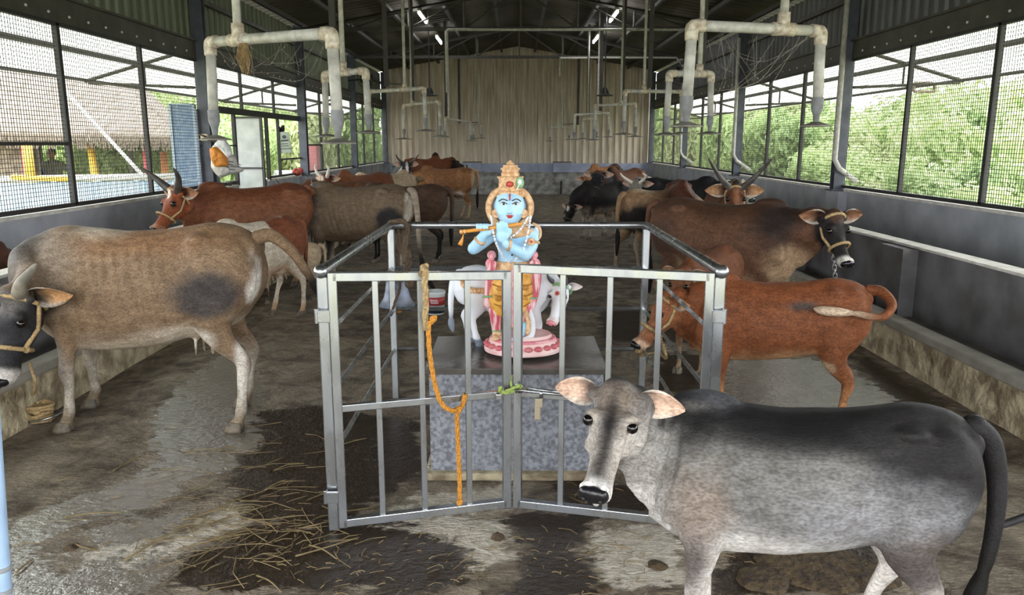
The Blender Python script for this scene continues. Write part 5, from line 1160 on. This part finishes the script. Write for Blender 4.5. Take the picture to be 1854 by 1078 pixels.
M_dung = mat('dung', '#33281d', .8, col2='#5d4c33', scale=30, amt=.9, bump=1, bscale=40, dist=.02)
def lump(px, py, r, h, label, nm='dung_pat', m=M_dung):
    c = G(px, py); mb = MB(); rs = []
    for j in range(6):
        f_ = cos(j/5*pi/2*.96); z = h*sin(j/5*pi/2); rs.append([(c.x+r*f_*cos(a)*(1+.35*MN.noise((cos(a)*1.3, sin(a)*1.3, px*.1))), c.y+r*f_*sin(a)*(1+.35*MN.noise((cos(a), sin(a), px))), z+h*.3*MN.noise((cos(a)*3*f_, sin(a)*3*f_, px))) for a in [2*pi*k/18 for k in range(18)]])
    for p in range(len(rs[0])): rs[0][p] = (rs[0][p][0], rs[0][p][1], 0)
    return tag(mb.rings(rs).build(nm, m, None, True), label, 'dung')
lump(902, 975, .028, .022, 'small round dark dung lump on the floor in front of the gate')
lump(1092, 1068, .03, .015, 'dung lump at the bottom of the view left of the calf')
lump(1190, 1025, .04, .012, 'flat dark dung spatter left of the grey calf front leg')
lump(1460, 1020, .22, .022, 'wide dark dung pat on the floor under the grey calf belly')
lump(1380, 1050, .10, .02, 'dark dung pat behind the grey calf front legs')
lump(1570, 1040, .12, .02, 'dark dung pat beside the grey calf hind leg')
lump(130, 992, .03, .012, 'small dung lump near the bottom left by the blue pole')
# straw
M_straw = mat('straw', '#8d7a56', .85, col2='#5f5035', scale=12, amt=.8)
def straws(zones, seed, label, rad=(.0009, .0022), big=0):
    r_ = random.Random(seed); mb = MB()
    for (px, py, sx_, sy_, n_, L0, L1) in zones:
        for i in range(int(n_*.45)):
            c = G(r_.gauss(px, sx_), min(1120, r_.gauss(py, sy_))); L_ = r_.uniform(L0, L1); a = r_.gauss(.35, .8); 
            d = V((cos(a), sin(a), 0)); nrm = V((-d.y, d.x, 0)); z = r_.uniform(.002, .010); k_ = r_.uniform(-.16, .16)
            mb.tube([c-d*L_/2+V((0, 0, z)), c+nrm*k_*L_+V((0, 0, z+.003)), c+d*L_/2+V((0, 0, r_.uniform(.002, .008)))], r_.uniform(*rad), 4)
    return tag(mb.build('loose_straw', M_straw), label, 'straw', kind='stuff')
straws([(470, 950, 60, 22, 130, .06, .25), (400, 990, 80, 40, 90, .05, .3), (560, 980, 60, 30, 60, .04, .15), (400, 830, 60, 25, 40, .08, .3), (520, 880, 60, 50, 40, .05, .25), (650, 1020, 150, 40, 150, .015, .06), (900, 1020, 200, 40, 160, .008, .04), (1150, 1010, 80, 50, 110, .02, .10), (200, 980, 120, 50, 30, .05, .25), (1450, 1010, 90, 30, 120, .015, .08), (430, 900, 60, 30, 30, .1, .3), (1100, 900, 70, 25, 50, .03, .1), (250, 760, 80, 60, 40, .03, .12), (700, 650, 200, 80, 60, .02, .1)], 11, 'scattered pale straw and chaff on the wet floor')
stk = [((225, 1018), (340, 955)), ((330, 945), (415, 918)), ((115, 940), (225, 930)), ((130, 985), (180, 1000)), ((205, 855), (255, 828)), ((535, 1010), (650, 975)), ((465, 1045), (510, 1075)), ((610, 930), (680, 920)), ((600, 815), (665, 795)), ((285, 640), (350, 618)), ((480, 890), (520, 870)), ((30, 1040), (60, 1015)), ((560, 990), (610, 1015)), ((540, 960), (600, 945))]
for i, (p, q) in enumerate(stk):
    a, b_ = G(*p), G(*q); mdl = (a+b_)/2+V((.0, .012*(-1)**i, 0))
    o = MB().tube(crom([tuple(a+V((0, 0, .006))), tuple(mdl+V((0, 0, .009))), tuple(b_+V((0, 0, .005)))], 4), [.0042-.0002*j for j in range(9)], 6).build('straw_stalk', M_straw, None, True)
    tag(o, 'long dry straw stalk lying on the wet floor', 'straw', 'long straw stalks')
# rope heap and ring by the left kerb
m = MB(); r_ = random.Random(4); c = G(72, 770); pts = []
for i in range(60): a = i*.9; pts.append((c.x+.075*cos(a)*(.5+.5*r_.random()), c.y+.03+.07*sin(a)*(.5+.5*r_.random()), .012+.0018*i+.01*r_.random()))
o = m.tube(crom(pts, 3), .010, 6).build('rope_heap', M_rope, None, True); tag(o, 'heap of frayed beige rope on the floor below the tan cow by the kerb', 'rope')
c = G(88, 768); m = MB(); m.rings([[V((c.x+(.085+.006*cos(q))*cos(a), c.y+(.085+.006*cos(q))*sin(a), .05+.02*cos(a)+.006*sin(q))) for q in [2*pi*j/8 for j in range(8)]] for a in [2*pi*i/32 for i in range(33)]], False)
tag(m.build('metal_ring', M_ss, None, True), 'thin bright metal ring lying against the rope heap', 'ring')
rope('lead_rope', [big.wpt(big.hp(.75, 0, -.18)), big.wpt(big.hp(.75, 0, -.18))+V((.03, -.02, -.12)), G(62, 752)+V((0, 0, .12))], .008, M_rope, 'beige lead rope hanging from the tan cow muzzle to the rope heap')
# chain of the dark faced cow
def chain(p0, p1, n, label):
    t = thing('chain', label, 'chain', p0); m = MB(); d = (p1-p0)
    for i in range(n):
        c = d*((i+.5)/n); ax = V((1, 0, 0)) if i % 2 else V((0, 1, 0)); u = d.normalized(); L_ = d.length/n*.72
        m.rings([[c+(ax*(cos(a)*(.016+.005*cos(q)))+u*(sin(a)*(L_+.005*cos(q))))+u.cross(ax)*(.005*sin(q)) for q in (0, 1.6, 3.1, 4.7)] for a in [2*pi*k/12 for k in range(13)]], False)
    o = m.build('links', M_chain, t, True); o['kind'] = 'stuff'
chain(darkh.wpt(darkh.hp(.62, 0, -.16)), darkh.wpt(darkh.hp(.62, 0, -.16))+V((.08, .05, -.38)), 11, 'steel chain hanging from the halter of the dark-faced cow')
rope('lead_rope', [redh.wpt(redh.hp(.62, 0, -.16)), redh.wpt(redh.hp(.62, 0, -.16))+V((.03, -.05, -.12)), G(1190, 650)+V((0, 0, .05)), V((fx1, fy1-.03, .30))], .008, M_rope, 'beige lead rope running from the red-brown heifer to the back right fence post')
rope('rope', [P(1152, 640, 4.78), P(1160, 628, 4.76), P(1165, 636, 4.76), P(1158, 645, 4.78), P(1172, 640, 4.78)], .012, M_rope, 'short beige rope knotted round the back right post of the enclosure', knots=[(P(1160, 637, 4.76), .02)])
rope('lead_rope', [greyb.wpt((.50, -.05, .62)), greyb.wpt((.50, -.05, .62))+V((.02, 0, -.3)), P(560, 480, 8.6)], .010, M_roped, 'dark rope hanging from the neck of the gaunt grey-brown cow')
# ================================================================ outside: trees and bushes
def leafmat(n, a, b_): return mat(n, a, .55, trans=.35, col2=b_, scale=1.3, amt=.95, contrast=.14)
M_leaf = [leafmat('leaves_bright', '#c2d49a', '#97b06c'), leafmat('leaves_mid', '#b0c58a', '#809c62'), leafmat('leaves_olive', '#b9c18e', '#8d9a6c')]
M_bark = mat('bark', '#5d4c3c', .9, col2='#3d332a', scale=12, amt=.8)
def crown_mesh(seed, n_leaf, lobes, sz):
    r = random.Random(seed); L_ = []
    for i in range(lobes): a = r.uniform(0, 2*pi); q = r.random()**.5*.62; L_.append((V((q*cos(a), q*sin(a), r.uniform(.28, .80))), r.uniform(.2, .36)))
    mb = MB()
    for c, R in L_: mb.ell(c, (R*.62, R*.62, R*.55), 8, 5)
    for i in range(n_leaf):
        c, R = L_[r.randrange(lobes)]; d = V((r.gauss(0, 1), r.gauss(0, 1), r.gauss(0, 1))).normalized(); p = c+d*R*r.uniform(.62, 1.12)
        t = (d.cross(V((r.gauss(0, 1), r.gauss(0, 1), r.gauss(0, 1))))).normalized(); n_ = (d*.7+V((r.gauss(0, .5), r.gauss(0, .5), .5))).normalized(); s_ = t.cross(n_).normalized(); w = sz*r.uniform(.6, 1.3)
        tip = p+t*w*1.6; mb.add([p-t*w*.6, p+s_*w*.5+n_*w*.1, tip-n_*w*.3, p-s_*w*.5+n_*w*.1], [(0, 1, 2, 3)])
    return mb.mesh('foliage')
CM = [crown_mesh(i, 6000, 16, .045) for i in range(3)]
def trunk_mesh(seed):
    r = random.Random(seed); mb = MB(); mb.tube([(0, 0, -.02), (.02, .01, .2), (-.02, 0, .45)], [.035, .028, .02], 8)
    for k in range(4): a = r.uniform(0, 6.3); mb.tube([(0, 0, .25+.04*k), (.15*cos(a), .15*sin(a), .45), (.3*cos(a), .3*sin(a), .62)], [.018, .013, .006], 6)
    return mb.mesh('trunk')
TM = [trunk_mesh(i) for i in range(2)]
def tree(x, y, h, w, k, label, group, nm='tree', z=-.05, low=0):
    t = thing(nm, label, 'tree' if nm == 'tree' else 'bush', (x, y, z), random.Random(int(x*10+y*7)).uniform(0, 6), group)
    key = 'cm%d%d' % (k % 3, k % 3)
    if key not in MC: m_ = CM[k % 3]; m_.materials.append(M_leaf[k % 3]); MC[key] = True
    o = bpy.data.objects.new('foliage', CM[k % 3]); COL.objects.link(o); o.parent = t; o.scale = (w, w, h*1.0); o.location = (0, 0, -low*h)
    tm = TM[k % 2]; 
    if not tm.materials: tm.materials.append(M_bark)
    o = bpy.data.objects.new('trunk', tm); COL.objects.link(o); o.parent = t; o.scale = (w, w, h)
    return t
R = [  # right side: x, y, height, width, kind
 (6.7, 10.5, 1.25, 1.3, 0), (7.7, 13.5, 1.7, 1.6, 1), (9.2, 15.6, 2.5, 2.0, 0), (10.9, 17.6, 3.1, 2.3, 1), (12.2, 21.0, 3.5, 2.7, 0), (9.0, 19.5, 2.3, 1.8, 2), (8.2, 16.5, 1.5, 1.5, 0), (10.4, 25.0, 2.9, 2.4, 0), (12.6, 28.0, 3.5, 2.8, 1), (8.8, 24.0, 3.0, 1.9, 1), (7.7, 19.0, 1.9, 1.5, 0), (9.6, 30.0, 3.7, 2.4, 2), (7.5, 25.5, 3.0, 1.7, 0), (8.7, 35.0, 4.5, 2.6, 0), (7.3, 31.0, 3.8, 1.8, 2), (11.7, 36.0, 4.8, 3.0, 1), (7.3, 38.5, 5.0, 2.2, 0), (14.6, 25.2, 3.9, 3.0, 0), (16.6, 31.0, 4.2, 3.3, 2), (7.0, 14.6, 1.2, 1.3, 2)]
wds = ['nearest', 'second nearest', 'third', 'fourth', 'fifth', 'sixth', 'seventh', 'eighth', 'ninth', 'tenth', 'eleventh', 'twelfth', 'thirteenth', 'fourteenth', 'fifteenth', 'sixteenth', 'seventeenth', 'eighteenth', 'nineteenth', 'farthest']
for i, (x, y, h, w, k) in enumerate(sorted(R, key=lambda q: q[1])):
    low_ = h < 2.3
    tree(x, y, h, w, k, ('%s leafy green %s seen through the right-hand mesh, counting from the front' % (wds[i], 'bush' if low_ else 'tree')), 'greenery outside the right wall', 'bush' if low_ else 'tree', low=.16 if low_ else .12)
Lf = [(-8.4, 17.5, 2.2, 1.5, 0), (-7.6, 21.0, 2.6, 1.7, 1), (-9.8, 23.0, 3.8, 2.4, 0), (-7.4, 26.0, 3.4, 1.8, 2), (-8.4, 30.0, 4.2, 2.5, 0), (-12.4, 27.0, 4.8, 2.8, 1), (-16.5, 28.0, 4.6, 3.0, 0), (-21, 27.5, 4.8, 3.2, 1), (-11.5, 34, 5.4, 3.2, 2), (-26, 26, 4.2, 3.0, 0), (-18.5, 33.0, 6.0, 3.6, 1), (-7.3, 34.0, 5.0, 2.3, 1)]
for i, (x, y, h, w, k) in enumerate(sorted(Lf, key=lambda q: q[1])):
    tree(x, y, h, w, k, '%s leafy green tree seen through the left-hand mesh, counting from the front' % (wds[i] if i < 11 else 'farthest'), 'trees outside the left wall', low=.12)
# ================================================================ thatched hut on the left
M_thatch = mat('thatch', '#94897c', .95, col2='#6b5f52', scale=9, amt=.9, bump=1, bscale=30, dist=.05, stretch=(1, .3, .3)); M_thd = mat('thatch_edge', '#8a7f70', .95)
hut = thing('thatched_hut', 'open thatched hut with a long low grey-brown roof beyond the left mesh', 'hut')
def TP(px, py, y): return P(px, py, y)
e0, e1 = TP(-160, 236, 14.5), TP(330, 246, 14.5); r0, r1 = TP(-160, 100, 18.0), TP(200, 128, 18.0); e2 = TP(345, 240, 21.5); e3 = V((e0.x, 21.5, e0.z))
mb = MB(); nU = 40
def patch_(a, b_, c, d, th=.16):
    rs = []; rs2 = []
    for i in range(nU+1):
        u = i/nU; lo = a.lerp(b_, u); hi = c.lerp(d, u); col_ = []
        for j in range(9): p = lo.lerp(hi, j/8); n_ = MN.noise((p.x*2.2, p.z*4, p.y)); col_.append(p+V((0, 0, .06*n_-(.06*abs(MN.noise((p.x*5, 1, 2))) if j == 0 else 0))))
        col2_ = [q-V((0, 0, th)) for q in col_[::-1]]
        rs.append(col_+col2_)
    mb.rings(rs)
patch_(e0, e1, r0, r1); patch_(e1, e2, r1, r1+V((.3, .5, -.1))); patch_(e3, e2, r0, r1)
mb.build('thatch_roof', M_thatch, hut, True)
mb = MB(); rh = random.Random(2)
for i in range(500):
    u = rh.random(); p = e0.lerp(e1, u); mb.tube([p+V((0, 0, -.02)), p+V((rh.uniform(-.05, .05), -.04, -rh.uniform(.12, .30)))], .012, 3)
o = mb.build('thatch_fringe', M_thd, hut); o['kind'] = 'stuff'
pc = {'red': mat('post_red', '#c2494d', .6), 'yel': mat('post_yellow', '#e3b23e', .6), 'grey': mat('post_grey', '#6f6a63', .8), 'wh': mat('post_white', '#dcdcd6', .6), 'or': mat('post_orange', '#d98a4e', .7)}
for px, c, y in ((40, 'red', 14.7), (68, 'grey', 17), (140, 'grey', 17.5), (160, 'yel', 14.8), (195, 'grey', 19), (233, 'grey', 16), (262, 'red', 14.8), (290, 'grey', 20), (325, 'grey', 20.5)):
    p = P(px, 240, y); q = P(px+(6 if c == 'yel' else 2), 318, y); q.z = -.05; q.x = p.x+(.1 if c == 'yel' else 0)
    MB().cyl(q, p+V((0, 0, -.06)), .07 if c != 'grey' else .055, 10).build('post', pc[c], hut, True)
MB().box((P(60, 250, 17).x-1, 17.4, P(60, 250, 17).z+.18), (9, .1, .3)).build('eave_beam', M_bark, hut)
p = P(48, 262, 12.9); t = thing('striped_post', 'yellow and white painted post standing outside the nearest left mesh', 'post', (p.x, 12.9, -.05)); z0, z1 = P(48, 340, 12.9).z+.05, p.z+.05
MB().cyl((0, 0, z0), (0, 0, z1), .075, 12).build('yellow_part', pc['yel'], t, True); MB().cyl((0, 0, 0), (0, 0, z0), .075, 12).build('white_part', pc['wh'], t, True)
a, b_ = P(118, 165, 12.4), P(262, 322, 12.2); tag(MB().cyl(a, b_+(b_-a)*((b_.z+.05)/(a.z-b_.z)), .028, 10).build('slanting_pipe', pc['wh'], None, True), 'long white pipe slanting down in front of the thatched hut', 'pipe')
p = P(296, 275, 15.5); tag(MB().cyl((p.x, p.y, -.05), p, .07, 8).build('stub_post', pc['or'], None, True), 'short orange-brown post standing right of the hut', 'post')
# low rail and pale blue sheet fence
fa = P(-120, 326, 12.0); fb = P(335, 318, 12.0)
t = thing('sheet_fence', 'low pale blue ribbed sheet fence with a white top rail outside the left mesh', 'fence')
mb = MB(); corr(mb, (fa.x, 11.9, -.05), (fb.x+.3, 11.9, -.05), (fa.x, 11.9, fa.z-.06), (fb.x+.3, 11.9, fb.z-.06), 46, .03, (0, -1, 0)); o = mb.build('sheet', mat('sheet_pale_blue', '#c3d6e8', .5, col2='#9fb9d4', scale=3, amt=.8), t); so = o.modifiers.new('s', 'SOLIDIFY'); so.thickness = .01
MB().cyl((fa.x, 11.88, fa.z), (fb.x+.3, 11.88, fb.z), .05, 10).build('top_rail', pc['wh'], t, True)
MB().cyl((P(20, 320, 11.8).x, 11.82, fa.z+.05), (P(125, 320, 11.8).x, 11.82, fa.z+.02), .04, 8).build('yellow_rail', pc['yel'], t, True)
for px in (100, 180, 250, 330): p = P(px, 318, 12.1); MB().cyl((p.x, 12.05, -.05), (p.x, 12.05, p.z), .04, 8).build('post', pc['wh'], t, True)
# brick stack and basket
p = P(10, 330, 15); tag(MB().bb(p.x-1.6, p.x+.5, 14.9, 15.3, -.05, P(10, 262, 15).z).build('brick_pile', mat('old_bricks', '#8a7c6d', .9, col2='#5c5047', scale=8, amt=1, bump=1, bscale=9, dist=.05)), 'rough stacked brown wall section at the far left under the hut roof', 'wall')
p = P(28, 325, 13.5); tag(MB().lathe([(.15, 0), (.22, .3), (.23, .42), (.2, .42), (.14, .03)], (p.x, 13.4, .35), 16).build('yellow_basin', pc['yel'], None, True), 'yellow-green basin in front of the stacked wall at the far left', 'basin')
# garden chairs
for px, w in ((137, 'left'), (154, 'right')):
    p = P(px, 312, 16.2); t = thing('plastic_chair', f'red plastic chair under the hut, {w} of the pair', 'chair', (p.x, 16.2, -.05), .5 if w == 'left' else -.6, 'red plastic chairs'); M_ch = mat('red_plastic', '#c43b45', .4)
    MB().box((0, 0, .45), (.42, .42, .03)).build('seat', M_ch, t, bevel=.01); MB().box((0, .21, .68), (.42, .03, .42)).build('backrest', M_ch, t, bevel=.01)
    for sx in (-1, 1):
        for sy in (-1, 1): MB().cyl((sx*.2, sy*.2, 0), (sx*.17, sy*.17, .45), .018, 6).build('leg', M_ch, t)
# person
pp = P(98, 318, 15.8); H0 = P(98, 270, 15.8).z+.05
pr = thing('person', 'person in camouflage shirt and trousers standing under the hut, arm reaching right', 'person', (pp.x, 15.8, -.05)); s = H0/1.62
M_skin = mat('skin_brown', '#7a5138', .6); M_camo = mat('camouflage_cloth', '#5e6152', .85, col2='#24262a', scale=7, amt=1, contrast=.03); M_hr = mat('black_hair', '#151314', .6)
b = MB(); z = lambda q: q*s
b.tube([(0, 0, z(.86)), (0, 0, z(1.0)), (0, 0, z(1.2)), (0, .0, z(1.34)), (0, 0, z(1.39))], [(z(.15), z(.10)), (z(.145), z(.10)), (z(.17), z(.11)), (z(.18), z(.10)), (z(.07), z(.07))], 14, up=(0, 1, 0)); b.tube([(0, 0, z(1.36)), (0, -.01, z(1.46))], z(.05), 10)
b.ell((0, -.02, z(1.53)), (z(.075), z(.09), z(.105))); b.ell((0, -.11*s, z(1.52)), (.012, .018, .018)); 
for e in (-1, 1): b.ell((e*z(.077), -.01, z(1.52)), (.012, .018, .03)); b.tube([(e*z(.085), 0, z(.90)), (e*z(.10), -.01, z(.48)), (e*z(.10), .02, z(.08)), (e*z(.10), -.02, z(.05))], [z(.09), z(.062), z(.042), z(.04)], 10, round_=True); b.tube([(e*z(.10), .02, z(.04)), (e*z(.11), -.16, z(.035))], z(.038), 8, round_=True)
b.tube([(z(.17), 0, z(1.32)), (z(.34), -.06, z(1.20)), (z(.52), -.14, z(1.12)), (z(.57), -.15, z(1.11))], [z(.055), z(.045), z(.033), z(.03)], 10, round_=True); b.tube([(-z(.17), 0, z(1.32)), (-z(.23), .02, z(1.08)), (-z(.20), -.08, z(.86))], [z(.055), z(.045), z(.033)], 10, round_=True)
for i in range(4):
    b.tube([(z(.58), -.15-.012*(i-1.5), z(1.115)), (z(.64), -.155-.014*(i-1.5), z(1.10)), (z(.66), -.155-.014*(i-1.5), z(1.08))], .009, 6, round_=True); b.tube([(-z(.20), -.08-.012*(i-1.5), z(.84)), (-z(.195), -.09-.013*(i-1.5), z(.77))], .009, 6, round_=True)
b.tube([(z(.56), -.17, z(1.13)), (z(.60), -.20, z(1.13))], .011, 6, round_=True); b.tube([(-z(.2), -.11, z(.84)), (-z(.18), -.13, z(.80))], .011, 6, round_=True)
body_p = link('body', fuse(b, .014, 2), M_skin, pr, True)
b = MB(); b.tube([(0, 0, z(.84)), (0, 0, z(1.0)), (0, 0, z(1.2)), (0, .0, z(1.345)), (0, 0, z(1.40))], [(z(.175), z(.125)), (z(.165), z(.12)), (z(.19), z(.13)), (z(.195), z(.115)), (z(.085), z(.08))], 16, up=(0, 1, 0))
b.tube([(z(.16), 0, z(1.32)), (z(.34), -.06, z(1.20)), (z(.50), -.13, z(1.13))], [z(.07), z(.06), z(.048)], 10); b.tube([(-z(.16), 0, z(1.32)), (-z(.23), .02, z(1.08)), (-z(.205), -.06, z(.90))], [z(.07), z(.06), z(.048)], 10)
link('shirt', fuse(b, .016, 2), M_camo, pr, True)
b = MB()
for e in (-1, 1): b.tube([(e*z(.08), 0, z(.93)), (e*z(.10), -.01, z(.48)), (e*z(.10), .02, z(.10))], [z(.105), z(.08), z(.065)], 12, round_=True)
b.ell((0, 0, z(.90)), (z(.165), z(.12), z(.10))); link('trousers', fuse(b, .018, 2), M_camo, pr, True)
b = MB().ell((0, .005, z(1.56)), (z(.085), z(.098), z(.09)), 14, 10); b.build('hair', M_hr, pr, True)
for e in (-1, 1): MB().ell((e*z(.03), -.10*s, z(1.54)), (.010, .006, .006), 8, 6).build('eye', M_black, pr, True)
MB().ell((0, -.105*s, z(1.475)), (.022, .008, .007), 8, 6).build('mouth', mat('lip_brown', '#6b3a33', .6), pr, True)
# lamp frame hanging from the right awning
p0, p1 = P(1656, 150, 11.4), P(1692, 166, 11.4); mb = MB()
for a, b_ in (((p0.x, p0.z), (p0.x, p1.z)), ((p0.x, p1.z), (p1.x, p1.z)), ((p1.x, p1.z), (p1.x, p0.z)), ((p1.x, p0.z), (p0.x, p0.z))): mb.cyl((a[0], 11.4, a[1]), (b_[0], 11.4, b_[1]), .022, 6)
tag(mb.build('bracket_frame', mat('rust_frame', '#8d7f74', .7)), 'small rusty rectangular bracket hanging from the right awning edge', 'bracket')
# distant pink wall patch and white sheets beyond the far left windows
p = P(557, 290, 22); tag(MB().bb(p.x-.18, p.x+.25, 22, 22.4, -.05, P(557, 262, 22).z).build('pink_pillar', mat('pink_paint', '#d98a90', .8)), 'pink painted pillar outside the far left windows', 'pillar')
M_far = mat('distant_roofing', '#d6dbe0', .5, col2='#aab2bb', scale=2, amt=.7)
for i, (px, py, y, w) in enumerate(((575, 316, 27, 1.8), (528, 318, 24, 1.4))):
    p = P(px, py, y); tag(MB().box((p.x, y, p.z/2+.1), (w, .7, p.z+.1), .3*i).build('sheet_stack', M_far, bevel=.02), ['low pale stack of sheets outside the third left window', 'pale stack of sheets outside the left window past the doorway'][i], 'sheet stack')
